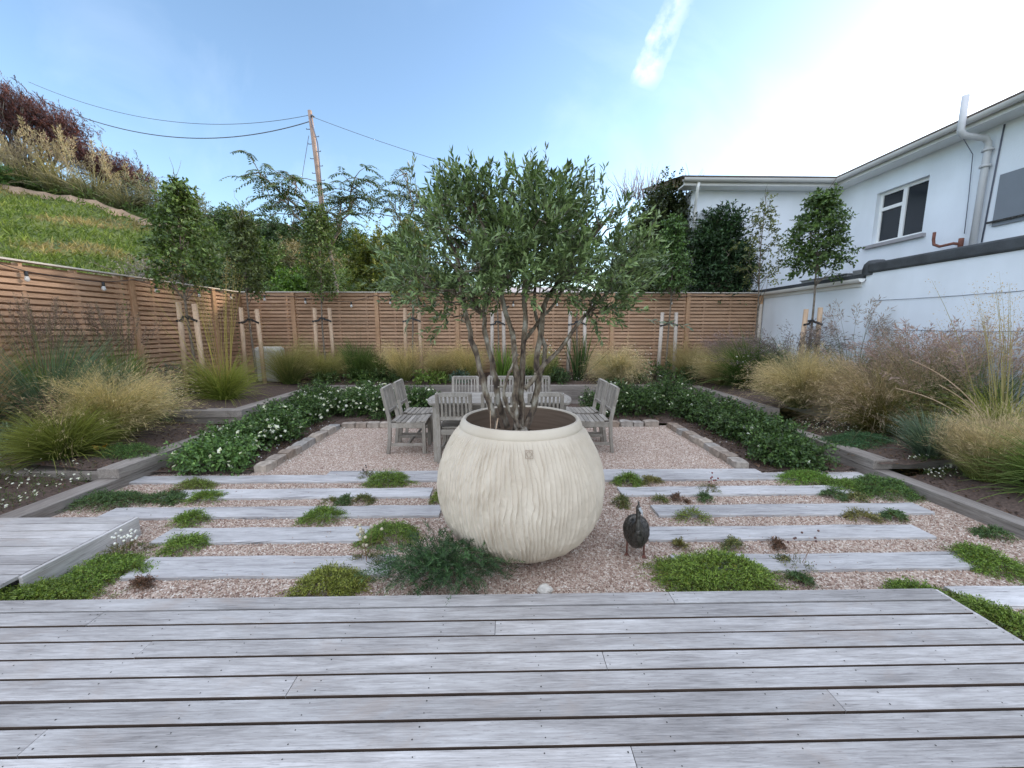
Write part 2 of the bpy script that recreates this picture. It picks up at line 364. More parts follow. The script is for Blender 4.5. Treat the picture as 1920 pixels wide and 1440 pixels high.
def grass(mb, n, c, r0, H, spread, droop, w, cB, cT, lean=(0, 0), K=5, hv=(.55, 1.1), mat=0, tipp=1.4, az=None):
    """a tuft of arching blades"""
    c = np.array(c, float)
    nl_ = 11; la = rng.uniform(0, 2 * np.pi, nl_); lf = rng.uniform(.58, 1.22, nl_); li_ = rng.integers(0, nl_, n); loose = rng.uniform(0, 1, n) < .32
    a = np.where(loose, rng.uniform(0, 2 * np.pi, n), la[li_] + rng.normal(0, .28, n)) if az is None else rng.normal(az[0], az[1], n)
    rr = r0 * np.sqrt(rng.uniform(0, 1, n)); a0 = a + rng.normal(0, .6, n)
    base = c + np.stack([rr * np.cos(a0), rr * np.sin(a0), np.zeros(n)], 1)
    th0 = np.abs(rng.normal(0, 1, n)) * R(spread) * (.3 + .7 * rr / max(r0, 1e-6)); dr = R(droop) * rng.uniform(.4, 1.3, n)
    L = H * rng.uniform(hv[0], hv[1], n) * (np.where(loose, 1, lf[li_]) if n > 200 else 1); ad = np.stack([np.cos(a), np.sin(a), np.zeros(n)], 1)
    ln = np.array([lean[0], lean[1], 0])
    pts = [base]
    for k in range(K):
        t = (k + .5) / K; th = th0 + dr * t ** 1.5
        st = (np.sin(th)[:, None] * ad + np.cos(th)[:, None] * np.array([0, 0, 1])) + ln * t * rng.uniform(.6, 1.4, (n, 1))
        pts.append(pts[-1] + nrm(st) * (L / K)[:, None])
    pts = np.stack(pts, 1)
    sd = nrm(np.cross(pts[:, -1] - base, rng.normal(size=(n, 3)))); ts = np.linspace(0, 1, K + 1)
    wv = (w * (1 - ts ** 2 * .85))[None, :, None] * rng.uniform(.7, 1.3, (n, 1, 1)) * .5
    v = np.stack([pts - sd[:, None] * wv, pts + sd[:, None] * wv], 2)
    br = rng.uniform(.65, 1.35, (n, 1, 1)); mixr = np.clip(ts[None, :] ** tipp * rng.uniform(.6, 1.25, (n, 1)), 0, 1)[..., None]
    col = (np.array(cB) * (1 - mixr) + np.array(cT) * mixr) * br
    col = np.repeat(col[:, :, None], 2, 2).reshape(-1, 3)
    i, k = np.meshgrid(np.arange(n), np.arange(K), indexing='ij'); o = (i * (K + 1) + k).ravel() * 2
    mb.add(v.reshape(-1, 3), np.stack([o, o + 1, o + 3, o + 2], 1), vivid(col), mat)
    return pts

def plumes(mb, n, c, r0, H, spread, droop, frac, m, cl, cw, out, cS, cP, lean=(0, 0), sw=.004, az=None, hv=(.75, 1.1), nod=0.0):
    """flower stems with a plume of many short spikelets over the last part of each"""
    K = 6
    pts = grass(mb, n, c, r0, H, spread, droop, sw, cS, cS, lean, K, hv, az=az)
    t = 1 - frac * rng.uniform(0, 1, (n, m)) ** .9
    x = t * K; k = np.minimum(x.astype(int), K - 1); f = (x - k)[..., None]
    ii = np.arange(n)[:, None]
    p = pts[ii, k] * (1 - f) + pts[ii, k + 1] * f; tg = nrm(pts[ii, k + 1] - pts[ii, k])
    rnd = rng.normal(size=(n, m, 3))
    wid = ((1 - (np.abs((t - (1 - frac * .55)) / (frac * .6))) ** 2).clip(.15, 1))[..., None]
    p = p + rnd * out * wid * .5
    d = nrm(tg + rnd * .45 + np.array([0, 0, -nod]))
    col = np.array(cP) * rng.uniform(.55, 1.4, (n * m, 1))
    leaves(mb, p.reshape(-1, 3), d.reshape(-1, 3), rng.normal(size=(n * m, 3)), cl * rng.uniform(.6, 1.3, n * m), cw, col)

def flowers(mb, P, size, col, mat=0, face=None):
    """small open flowers, five outer and four inner petals each"""
    P = np.asarray(P, float); n = len(P)
    if face is None: face = nrm(rng.normal(size=(n, 3)) * .5 + np.array([0, -.5, 1]))
    face = np.broadcast_to(face, (n, 3))
    s = nrm(np.cross(face, rng.normal(size=(n, 3)))); u = np.cross(face, s)
    sz = size * rng.uniform(.7, 1.3, n)
    for k in range(9):
        a = k * 2 * np.pi / 5 if k < 5 else (k - 5) * np.pi / 2 + .4
        lift = .35 if k < 5 else 1.2
        d = s * math.cos(a) + u * math.sin(a) + face * lift
        leaves(mb, P, d, face - d * .3, sz * (.55 if k < 5 else .4), sz * .6, np.array(col) * rng.uniform(.85, 1.05, (n, 1)), mat, fold=.3)

BLOOMS = {}
def blooms(root, P, size, col):
    """single flowers, each an object of its own on its plant"""
    for p in P:
        key = (size, tuple(col), int(rng.integers(0, 3)))
        if key not in BLOOMS:
            fb = MB(); flowers(fb, [(0, 0, 0)], size, col); o = fb.build('bloom', M['petal'], root); BLOOMS[key] = o.data
        else:
            o = bpy.data.objects.new('bloom', BLOOMS[key]); COL.objects.link(o); o.parent = root
        o.location = p; o.rotation_euler = (rng.normal(0, .4) + .3, rng.normal(0, .4), rng.uniform(0, 6)); o.scale = (rng.uniform(.6, 1.25),) * 3

def blob(n, c, r, flat=1.0, power=.5):
    """points in an ellipsoid shell-biased volume"""
    d = nrm(rng.normal(size=(n, 3))); q = rng.uniform(0, 1, (n, 1)) ** power
    return np.array(c) + d * q * np.array(r) * np.array([1, 1, flat]), d

def branch_path(a, b, sag=.0, wig=.06, n=6):
    a, b = np.array(a, float), np.array(b, float); t = np.linspace(0, 1, n)[:, None]
    L = np.linalg.norm(b - a)
    p = a + (b - a) * t + np.array([0, 0, sag * L]) * np.sin(t * np.pi) + rng.normal(size=(n, 3)) * wig * L * np.sin(t * np.pi) * .5
    return p

def bush(name, label, cat, c, r, n_cl, n_sp, sp_len, nl, ll, lw, cA, cB, group=None, trunk=True, droop=.2, ang=.9, up=.1, clr=.3, mat='leaf', flower=None, holes=.0, stemcol=(.10, .07, .05), kind=None):
    """a shrub: bare stems from its foot and leaf clumps through its volume"""
    c = np.array(c, float); r = np.array(r, float)
    root = thing(name, label, cat, (c[0], c[1], c[2] - r[2]), 0, group)
    off = np.array([c[0], c[1], c[2] - r[2]])
    cl, dd = blob(n_cl, c, r * .85, power=.45)
    if trunk:
        tm = MB()
        for q in cl[: max(5, n_cl // 3)]:
            p0 = off + np.array([rng.normal(0, .1) * r[0], rng.normal(0, .1) * r[1], 0])
            tm.tube(branch_path(p0, q, .0, .1) - off, np.linspace(.022, .005, 6) * max(.5, r[2]), 5)
        tm.build('stems', M['bark'], root)
    mb = MB()
    P, d = blob(n_cl * n_sp, (0, 0, 0), (1, 1, 1), power=.6)
    P = np.repeat(cl, n_sp, 0) + P * clr * r.mean() * rng.uniform(.6, 1.3, (len(P), 1))
    D = d * .8 + nrm(np.repeat(cl - c, n_sp, 0)) * .6 + np.array([0, 0, up + .25])
    sprigs(mb, P - off, D, sp_len * rng.uniform(.6, 1.2, len(P)), nl, ll, lw, ang, cA, cB, droop, stem=(stemcol, .002))
    mb.build('foliage', M[mat], root)
    if flower:
        k, size, col = flower
        q, dq = blob(k * 8, (0, 0, 0), r * 1.06, power=.08)
        q = q[(q[:, 2] > r[2] * .05) | ((q[:, 1] < -r[1] * .4) & (q[:, 2] > -r[2] * .4))][:k]
        blooms(root, q + np.array([0, 0, r[2]]), size, col)
    return root

# ------------------------------------------------------------------ levels of the beds
def soil(x, y):
    x, y = np.asarray(x, float), np.asarray(y, float)
    side = np.abs(x) > 3.82; back = y > 7.92
    tier = np.where(y < 3.72, .06, np.where(y < 5.55, .165, .36))
    zs = tier + .2 * np.clip((np.abs(x) - 3.9) / 2.1, 0, 1)
    zb = .36 + .2 * np.clip((y - 7.9) / 1.1, 0, 1)
    z = np.where(side, zs, np.where(back, zb, .04))
    return np.where(side & back, np.maximum(zs, zb), z)
def gz(x, y): return float(soil(x, y))
PLANTS = []  # filled by the tables below

# ================================================================== SETTING
# far ground, one sheet to the horizon
mb = MB(); mb.add([(-400, -200, -.12), (400, -200, -.12), (400, 600, -.12), (-400, 600, -.12)], [(0, 1, 2, 3)])
tag(mb.build('ground', M['hill']), kind='structure')
# gravel sheet between the beds
mb = MB(); mb.add([(-3.85, -1.2, 0), (3.92, -1.2, 0), (3.92, 6.1, 0), (-3.85, 6.1, 0)], [(0, 1, 2, 3)])
tag(mb.build('gravel_path', M['gravel']), kind='structure')
# loose chips lying on it
def chips(n, x0, x1, y0, y1, s):
    p = np.stack([rng.uniform(x0, x1, n), rng.uniform(y0, y1, n), rng.uniform(.0, .006, n)], 1)
    a = nrm(rng.normal(size=(n, 3))); b_ = nrm(np.cross(a, rng.normal(size=(n, 3)))); c_ = np.cross(a, b_)
    h = s * rng.uniform(.6, 1.5, (n, 1))
    v = np.stack([p + a * h, p + b_ * h * .75, p - a * h, p - b_ * h * .75, p + c_ * h * .55, p - c_ * h * .55], 1).reshape(-1, 3)
    k = np.arange(n)[:, None] * 6
    f = np.concatenate([k + q for q in ([0, 1, 4], [1, 2, 4], [2, 3, 4], [3, 0, 4], [1, 0, 5], [2, 1, 5], [3, 2, 5], [0, 3, 5])])
    return v, f
mb = MB()
mb.add(*chips(75000, -3.75, 3.85, 1.93, 4.1, .0062)); mb.add(*chips(16000, -2.6, 2.6, 4.05, 6.0, .006))
mb.add(*chips(5000, 2.45, 3.8, 1.2, 1.95, .006))
v_, f_ = chips(900, -3.2, 3.4, 2.2, 4.05, .0045); v_[:, 2] += .021; mb.add(v_, f_)
v_, f_ = chips(4000, -3.7, 3.8, 1.97, 4.05, .0095); v_[:, 2] += .002; mb.add(v_, f_)
tag(mb.build('gravel', M['chips']), kind='stuff')

# soil of the beds
def sheet(x0, x1, y0, y1, st, fz, noise_amp=.02):
    nx, ny = int((x1 - x0) / st) + 1, int((y1 - y0) / st) + 1
    X, Y = np.meshgrid(np.linspace(x0, x1, nx), np.linspace(y0, y1, ny), indexing='ij')
    Z = fz(X, Y) + (noise(np.stack([X.ravel() * 6, Y.ravel() * 6, X.ravel() * 0], 1), 3).reshape(X.shape) - .6) * noise_amp * 2
    v = np.stack([X, Y, Z], -1).reshape(-1, 3)
    i, j = np.meshgrid(np.arange(nx - 1), np.arange(ny - 1), indexing='ij'); o = (i * ny + j).ravel()
    return v, np.stack([o, o + ny, o + ny + 1, o + 1], 1)
mb = MB()
for s in (-1, 1):
    for y0, y1 in ((.6, 3.7), (3.74, 5.5), (5.6, 8.98)):
        a, b_ = (3.9, 5.98)
        x0, x1 = (a, b_) if s > 0 else (-b_, -a)
        mb.add(*sheet(x0, x1, y0, y1, .06, soil))
mb.add(*sheet(-3.9, 3.9, 8.0, 8.98, .06, soil))
mb.add(*sheet(-3.8, -2.75, 4.02, 7.9, .06, lambda x, y: .035 + 0 * x)); mb.add(*sheet(2.75, 3.86, 3.98, 7.9, .06, lambda x, y: .035 + 0 * x))
mb.add(*sheet(-2.75, 2.75, 6.15, 7.9, .06, lambda x, y: .035 + 0 * x))
tag(mb.build('soil', M['mulch'], smooth=True), kind='structure')
# bark chips and crumbs on the soil
mb = MB()
def bits(n, x0, x1, y0, y1, s, lift=.0):
    x, y = rng.uniform(x0, x1, n), rng.uniform(y0, y1, n)
    z = np.where((np.abs(x) < 3.82) & (y < 7.92), .035, soil(x, y)) + .008 + lift
    return np.stack([x, y, z], 1)
P = np.concatenate([bits(2600, -3.78, -2.8, 4.05, 6.4, 0), bits(2600, 2.8, 3.85, 4.0, 6.4, 0), bits(1500, -2.7, 2.7, 6.2, 6.7, 0),
                    bits(2500, -5.9, -3.95, 2.4, 5.5, 0), bits(2500, 4.0, 5.9, 2.4, 5.5, 0), bits(3000, -5.9, 5.9, 8.05, 8.9, 0)])
n = len(P); D = rng.normal(size=(n, 3)) * [1, 1, .3]
leaves(mb, P, D, rng.normal(size=(n, 3)) * .5 + [0, 0, 1], rng.uniform(.015, .05, n), rng.uniform(.008, .02, n), mixcol((.03, .018, .012), (.16, .095, .06), rng.uniform(0, 1, n) ** 2))
tag(mb.build('bark_mulch', M['blade']), kind='stuff')
# fallen white petals
mb = MB()
P = np.concatenate([np.stack([rng.normal(-2.55, .09, 60), rng.uniform(4.4, 6.0, 60), np.full(60, .014)], 1), np.stack([rng.uniform(1.3, 2.5, 22), rng.normal(5.95, .05, 22), np.full(22, .014)], 1),
                    np.stack([rng.uniform(-3.4, -2.85, 90), rng.uniform(4.2, 6.3, 90), np.full(90, .06)], 1), np.stack([rng.uniform(2.9, 3.5, 30), rng.uniform(4.1, 6, 30), np.full(30, .06)], 1)])
n = len(P)
leaves(mb, P, rng.normal(size=(n, 3)) * [1, 1, .15], rng.normal(size=(n, 3)) * .3 + [0, 0, 1], rng.uniform(.012, .03, n), rng.uniform(.012, .022, n), np.full((n, 3), .72) * rng.uniform(.8, 1.1, (n, 1)))
tag(mb.build('fallen_petals_litter', M['petal']), kind='stuff')

# ---- the main deck in the foreground
JO = {0: [.91], 1: [-2.08], 3: [-1.66], 4: [.44], 5: [-.88], 6: [1.31], 7: [-1.68], 8: [.44], 2: [-.05, 3.0], 9: [-.9], 10: [1.2], 11: [-.2]}
mb = MB(); y = 1.95; i = 0
while y > -.6:
    w = .087 if i == 0 else .0895
    xs = [-3.7] + JO.get(i, []) + [2.425]
    xs = [x for x in xs if x <= 2.425]
    for a, b_ in zip(xs[:-1], xs[1:]):
        dz = rng.uniform(-.0012, .0012)
        vb = [(xx, yy, zz) for zz in (.045, .1 + dz) for yy in (y - w, y) for xx in (a + .0012, b_ - .0012)]; nb = mb.n
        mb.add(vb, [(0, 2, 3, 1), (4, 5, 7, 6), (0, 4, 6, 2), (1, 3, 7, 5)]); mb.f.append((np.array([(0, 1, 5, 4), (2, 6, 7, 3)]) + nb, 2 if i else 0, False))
        n0 = int((b_ - a) / .46)
        for q in np.concatenate([[a + .025, b_ - .025], np.arange(-3.5, 2.4, .455)]):
            if q < a + .02 or q > b_ - .02: continue
            for yy in (y - .02, y - w + .022):
                rr = rng.uniform(.0022, .0034); cx, cy = q + rng.normal(0, .006), yy + rng.normal(0, .002)
                t = np.arange(7) * 2 * np.pi / 7
                mb.add(np.stack([cx + rr * np.cos(t), cy + rr * np.sin(t), np.full(7, .1012 + dz)], 1), [list(range(7))], mat=1)
    y -= w + rng.uniform(.0085, .0125); i += 1
mb.box(-3.69, 2.40, -.6, 1.935, .0, .012, mat=1)  # near-black sheet under the boards, painted shade for the gaps
mb.box(2.427, 2.447, -.6, 1.95, .01, .095)
tag(mb.build('deck', [M['deck'], M['gap_dark'], M['edge_shade']], bevel=.0014), kind='structure')

# ---- raised deck at the left
root = thing('raised_deck', 'low grey raised deck jutting in from the left, fascia board facing the gravel', 'deck', (-4.2, 2.4, 0))
mb = MB(); y = 2.8; i = 0
while y > 2.08:
    w = .0925
    mb.box(-6.0 + 4.2, -2.80 + 4.2, y - w - 2.4, y - 2.4, .128, .15 + rng.uniform(-.001, .001)); y -= w + .0075; i += 1
mb.build('boards', M['deck'], root, bevel=.0025)
mb = MB(); mb.box(-.357, .357, -.011, .011, .0, .147); mb.build('fascia', M['deck'], root, bevel=.003, loc=(-2.786 + 4.2, 2.4425 - 2.4, 0), rot=(0, 0, R(90)))
mb = MB(); mb.box(-6.0 + 4.2, -2.82 + 4.2, 2.09 - 2.4, 2.79 - 2.4, .0, .12); mb.build('gap_shade_block', M['gap_dark'], root)

# ---- sleepers sunk in the gravel (x0, x1, y0, y1, label)
SL = [(-2.40, -.74, 2.25, 2.47, 'cracked silver sleeper in gravel, nearest the deck on the left of the pot'),
 (-2.58, -.99, 2.65, 2.86, 'silver sleeper in gravel second from the deck, left of the pot'),
 (-3.36, -.55, 3.03, 3.22, 'long silver sleeper in gravel running behind the raised deck corner'),
 (-3.17, -.70, 3.40, 3.60, 'silver sleeper in gravel fourth from the deck, left of the pot'),
 (-3.95, -.62, 3.78, 3.955, 'long silver sleeper at the front edge of the dining gravel, left of the pot'),
 (-1.90, -.62, 3.960, 4.06, 'short narrow silver board doubling the sleeper below the left chairs'),
 (1.03, 2.93, 3.76, 3.935, 'silver sleeper at the front edge of the dining gravel, right of the pot'),
 (2.94, 3.83, 3.77, 3.94, 'short end sleeper between the green creeper and the right bed wall'),
 (1.06, 2.78, 3.94, 4.06, 'narrow silver board doubling the sleeper below the right stone edging'),
 (1.10, 3.33, 3.39, 3.58, 'silver sleeper in gravel fourth from the deck, right of the pot'),
 (1.28, 3.63, 2.99, 3.185, 'silver sleeper in gravel just behind the metal bird to its right'),
 (1.06, 3.22, 2.62, 2.81, 'knotted silver sleeper in gravel level with the metal bird'),
 (1.13, 3.22, 2.25, 2.43, 'silver sleeper in gravel partly under the big right thyme mat'),
 (2.64, 4.4, 1.90, 2.07, 'silver sleeper end at the right edge beside the deck corner')]
for x0, x1, y0, y1, lab in SL:
    mb = MB(); cx, cy = (x0 + x1) / 2, (y0 + y1) / 2; hx, hy = (x1 - x0) / 2, (y1 - y0) / 2
    nx = 60; xs = np.linspace(-hx, hx, nx)
    # slightly wavering worn edges
    e0 = -hy + (noise(np.stack([xs * 5 + cx * 9, xs * 0 + cy * 7, xs * 0], 1), 5) - .5) * .012
    e1 = hy + (noise(np.stack([xs * 5 + cx * 5, xs * 0 + cy * 3, xs * 0 + 4], 1), 6) - .5) * .012
    tz = .024 + (noise(np.stack([xs * 3 + cx * 5, xs * 0 + cy * 3, xs * 0 + 9], 1), 8) - .5) * .006
    rows = [np.stack([xs, e0, xs * 0 - .1], 1), np.stack([xs, e0, tz - .004], 1), np.stack([xs, e0 + .004, tz], 1), np.stack([xs, e1 - .004, tz], 1), np.stack([xs, e1, tz - .004], 1), np.stack([xs, e1, xs * 0 - .1], 1)]
    v = np.stack(rows, 1).reshape(-1, 3); i, j = np.meshgrid(np.arange(nx - 1), np.arange(5), indexing='ij'); o = (i * 6 + j).ravel()
    mb.add(v, np.stack([o, o + 6, o + 7, o + 1], 1)); mb.add(v[:6], [[5, 4, 3, 2, 1, 0]]); mb.add(v[-6:], [[0, 1, 2, 3, 4, 5]])
    tag(mb.build('railway_sleeper', M['sleeper'], loc=(cx, cy, 0)), lab, 'sleeper', 'silver sleepers laid in the gravel')

# ---- retaining walls of the raised beds, each beam its own
def beam(x0, x1, y0, y1, z0, z1, lab, grp):
    lx, ly = x1 - x0, y1 - y0; al = lx > ly
    hl, hw = (lx if al else ly) / 2 - .0015, (ly if al else lx) / 2
    mb = MB(); mb.box(-hl, hl, -hw + rng.uniform(-.003, .003), hw, z0, z1 - .001)
    o = mb.build('retaining_beam', M['beam'], bevel=.005, loc=((x0 + x1) / 2, (y0 + y1) / 2, 0), rot=(0, 0, 0 if al else R(90)))
    tag(o, lab, 'timber beam', grp)
GL, GR, GB = 'beams edging the left bed', 'beams edging the right bed', 'beams of the back retaining wall'
beam(-4.0, -3.8, 1.2, 4.3, -.1, .1, 'low weathered beam along the gravel at the lower left bed', GL)
beam(-4.0, -3.8, 4.3, 7.88, -.1, .1, 'bottom beam behind the left roses', GL)
beam(-4.0, -3.795, 3.69, 5.62, .1, .2, 'grey beam stepping up beside the left roses, square end showing', GL)
beam(-5.9, -4.0, 3.74, 3.94, .06, .16, 'dark cross beam behind the big green grass on the left', GL)
beam(-4.0, -3.798, 5.62, 7.88, .1, .2, 'beam under the topmost step of the left bed', GL)
beam(-4.0, -3.803, 5.52, 7.88, .2, .3, 'lower beam of the topmost step of the left bed', GL)
beam(-4.0, -3.795, 5.50, 7.88, .3, .405, 'topmost beam of the left bed running back to the corner', GL)
beam(-5.2, -4.0, 5.52, 5.7, .2, .3, 'dark lower cross beam under the golden oat grass', GL)
beam(-5.2, -4.0, 5.50, 5.7, .3, .4, 'dark upper cross beam under the golden oat grass', GL)
beam(3.87, 4.03, 1.2, 4.2, -.1, .1, 'low dark grey beam along the gravel at the lower right bed', GR)
beam(3.88, 4.08, 4.2, 7.88, -.1, .1, 'bottom beam behind the right roses', GR)
beam(3.865, 4.07, 3.80, 5.6, .1, .2, 'grey beam stepping up beside the right roses, square end showing', GR)
beam(4.07, 5.9, 3.86, 4.06, .08, .18, 'dark cross beam behind the step of the right bed', GR)
beam(3.87, 4.07, 5.6, 7.88, .1, .2, 'beam under the topmost step of the right bed', GR)
beam(3.875, 4.07, 5.55, 7.88, .2, .3, 'lower beam of the topmost step of the right bed', GR)
beam(3.865, 4.07, 5.5, 7.88, .3, .4, 'topmost beam of the right bed running back to the corner', GR)
for c, z0, cuts, nm in ((0, .3, (-3.86, -1.85, .9, 3.95), 'top'), (1, .2, (-3.86, -1.05, 1.7, 3.95), 'second'), (2, .1, (-3.86, -1.5, 1.1, 3.95), 'third'), (3, -.05, (-3.86, -.6, 2.2, 3.95), 'bottom')):
    for a, b_, w in zip(cuts[:-1], cuts[1:], ('left', 'middle', 'right')):
        beam(a, b_, 7.9 + c * .003, 8.1, z0, z0 + (.1 if c < 3 else .15), f'{w} beam in the {nm} course of the retaining wall behind the table', GB)

# ---- granite setts round the dining gravel
def sett(x, y, lx, ly, lab, grp):
    mb = MB(); n = 4
    h = rng.uniform(.075, .095)
    g_ = np.linspace(-1, 1, n)
    X, Y, Z = np.meshgrid(g_, g_, g_, indexing='ij')
    v = np.stack([X.ravel(), Y.ravel(), Z.ravel()], 1)
    # cube shell with knocked corners
    idx = {}; vv = []; ff = []
    def vid(p):
        k = tuple(np.round(p, 3))
        if k not in idx: idx[k] = len(vv); vv.append(p)
        return idx[k]
    for ax in range(3):
        for s in (-1, 1):
            for i in range(n - 1):
                for j in range(n - 1):
                    q = []
                    for di, dj in ((0, 0), (1, 0), (1, 1), (0, 1)):
                        p = np.zeros(3); p[ax] = s; p[(ax + 1) % 3] = g_[i + di]; p[(ax + 2) % 3] = g_[j + dj]; q.append(vid(p))
                    ff.append(q if s > 0 else q[::-1])
    vv = np.array(vv); l = np.linalg.norm(vv, axis=1, keepdims=True); vv = vv * (1 - .09 * (l - 1)) + rng.normal(0, .045, vv.shape)
    vv = vv * [lx / 2, ly / 2, .1]
    mb.add(vv, ff, smooth=False)
    tag(mb.build('granite_sett', M['stone'], loc=(x, y, h - .1), rot=(0, 0, rng.normal(0, .03))), lab, 'sett', grp)
for s, nm in ((-1, 'left'), (1, 'right')):
    y = 4.09
    while y < 5.95:
        l = rng.uniform(.15, .24)
        sett(s * 2.68 + rng.normal(0, .006), y + l / 2, .15, l - .012, f'rough granite sett in the {nm} edging row between roses and dining gravel', f'setts of the {nm} edging row'); y += l
x = -2.6
while x < 2.5:
    l = rng.uniform(.17, .27)
    sett(x + l / 2, 6.08 + rng.normal(0, .006), l - .012, .14, 'rough granite sett in the edging row behind the table', 'setts of the back edging row'); x += l

# ================================================================== POT AND OLIVE
PX, PY = .115, 2.70
pot = thing('planter_pot', 'huge round cream stoneware pot with ridged sides standing on gravel', 'pot', (PX, PY, 0))
prof = [(.20, 0), (.30, .012), (.40, .055), (.485, .13), (.545, .22), (.58, .33), (.592, .45), (.583, .56), (.553, .67), (.505, .77), (.462, .84), (.432, .88)]
pr = np.array(prof); tt = np.concatenate([[0], np.cumsum(np.linalg.norm(np.diff(pr, axis=0), axis=1))]); tt /= tt[-1]
nv, nu = 330, 1900
s_ = np.linspace(0, 1, nv)
def cr(t, p):  # smooth interpolation
    from numpy import interp
    f = np.interp(t, tt, p); k = np.ones(25) / 25
    e = np.concatenate([np.linspace(f[0] - (f[12] - f[0]), f[0], 12, endpoint=False), f, np.linspace(f[-1], 2 * f[-1] - f[-13], 13)[1:]])
    return np.convolve(e, k, 'valid')[:len(f)]
pr_r, pr_z = cr(s_, pr[:, 0]), cr(s_, pr[:, 1])
th = np.arange(nu) * 2 * np.pi / nu
TH, S_ = np.meshgrid(th, s_, indexing='xy')
cx, cy = np.cos(TH).ravel(), np.sin(TH).ravel(); zz = S_.ravel()
warp = noise(np.stack([cx * 2.2, cy * 2.2, zz * 2.6], 1), 1) * 2.6 + noise(np.stack([cx * 9, cy * 9, zz * 9], 1), 2) * .9 + noise(np.stack([cx * 24, cy * 24, zz * 26], 1), 22) * .4
ph = TH.ravel() * 124 / (2 * np.pi) + warp + zz * 2.2
fr = ph - np.floor(ph)
cell = np.floor(ph)
# every strip of slip has its own start, depth and torn lip
amp = .25 + .85 * noise(np.stack([cell * .57 % 97, zz * 9 + cell * 1.7 % 13, cell * 0], 1), 4)
saw = np.where(fr < .86, fr / .86, (1 - fr) / .14) ** 1.3
mask = np.clip(.35 + 1.3 * noise(np.stack([cx * 2, cy * 2, zz * 2.5], 1), 9), .25, 1)
edge = np.clip((1 - zz) / .05, 0, 1) * np.clip(zz / .05, 0, 1)
fine = (noise(np.stack([cx * 40, cy * 40, zz * 60], 1), 12) - .5) * .0028
disp = (saw * amp * .019 * mask + fine) * edge
rr = np.repeat(pr_r, nu) + disp
v = np.stack([rr * cx, rr * cy, np.repeat(pr_z, nu)], 1)
i, j = np.meshgrid(np.arange(nv - 1), np.arange(nu), indexing='ij'); i, j = i.ravel(), j.ravel(); j2 = (j + 1) % nu
mb = MB(); mb.add(v, np.stack([i * nu + j, i * nu + j2, (i + 1) * nu + j2, (i + 1) * nu + j], 1), smooth=True)
mb.build('body', M['pot'], pot)
mb = MB(); mb.lathe([(.434, .874), (.437, .884), (.434, .897), (.426, .915), (.415, .932), (.405, .937), (.396, .935), (.390, .925)], k=120); mb.build('rim', M['pot'], pot)
mb = MB(); mb.lathe([(.391, .927), (.415, .88), (.45, .82), (.475, .74), (.485, .67)], k=96); mb.build('inner_wall', M['clay'], pot)
mb = MB(); v, f = [], []
k = 64; ang = np.arange(k) * 2 * np.pi / k
v = np.concatenate([np.stack([q * np.cos(ang), q * np.sin(ang), np.full(k, .71) + .02 * (1 - q / .47) + rng.normal(0, .006, k)], 1) for q in (.48, .36, .24, .12, .02)])
i, j = np.meshgrid(np.arange(4), np.arange(k), indexing='ij'); i, j = i.ravel(), j.ravel(); j2 = (j + 1) % k
mb.add(v, np.stack([i * k + j, i * k + j2, (i + 1) * k + j2, (i + 1) * k + j], 1), smooth=True)
mb.build('compost', M['mulch'], pot)
# maker's stamp pressed below the rim: a square outline round a ring
mb = MB()
tz = .815; a0 = -math.pi / 2 + .06
def onpot(u, w):
    zz_ = tz + w; q = np.interp(zz_, pr_z, pr_r) + .0145; a = a0 + u / .48
    return (q * math.cos(a), q * math.sin(a), zz_)
sq = .021
for a, b_ in (((-sq, -sq), (sq, -sq)), ((sq, -sq), (sq, sq)), ((sq, sq), (-sq, sq)), ((-sq, sq), (-sq, -sq))): mb.tube([onpot(*a), onpot(*b_)], .0017, 5)
mb.tube([onpot(.014 * math.cos(t), .014 * math.sin(t)) for t in np.linspace(0, 2 * math.pi, 20)], .0015, 5)
mb.build('maker_stamp', M['clay'], pot)

olive = thing('olive_tree', 'multi-stemmed olive tree with grey green crown growing in the round pot', 'tree', (PX, PY, .8))
def X_(px): return (px - 960) * .00385 + .05
def Z_(py): return .86 + (800 - py) * .00375
ST = [([(935, 800), (915, 740), (903, 690), (886, 620), (872, 545), (862, 480), (830, 425), (800, 390)], -.04, .024),
      ([(952, 805), (938, 760), (928, 690), (912, 630), (908, 585), (925, 535), (940, 480), (950, 420)], .05, .024),
      ([(908, 590), (885, 545), (868, 520), (840, 470)], .05, .014),
      ([(968, 805), (966, 750), (968, 690), (965, 640), (952, 590), (936, 530), (922, 470), (900, 410)], -.02, .026),
      ([(980, 808), (978, 750), (980, 690), (982, 620), (985, 560), (978, 480), (968, 410), (960, 360)], .03, .026),
      ([(985, 808), (1000, 770), (1010, 720), (1006, 660), (1014, 600), (1025, 555), (1062, 510), (1100, 455), (1130, 410)], .02, .027),
      ([(985, 725), (1010, 690), (1045, 650), (1070, 615), (1100, 575), (1140, 540), (1180, 500)], -.05, .018),
      ([(975, 800), (960, 775), (945, 745), (950, 700), (972, 660)], -.05, .018),
      ([(1000, 760), (1028, 660), (1015, 625), (1000, 560), (1010, 480), (1040, 410)], .1, .018),
      ([(983, 640), (1010, 600), (1040, 570), (1075, 500), (1080, 430)], .1, .014),
      ([(908, 590), (880, 570), (850, 545), (825, 540)], -.08, .010)]
tm = MB(); stem_pts = []
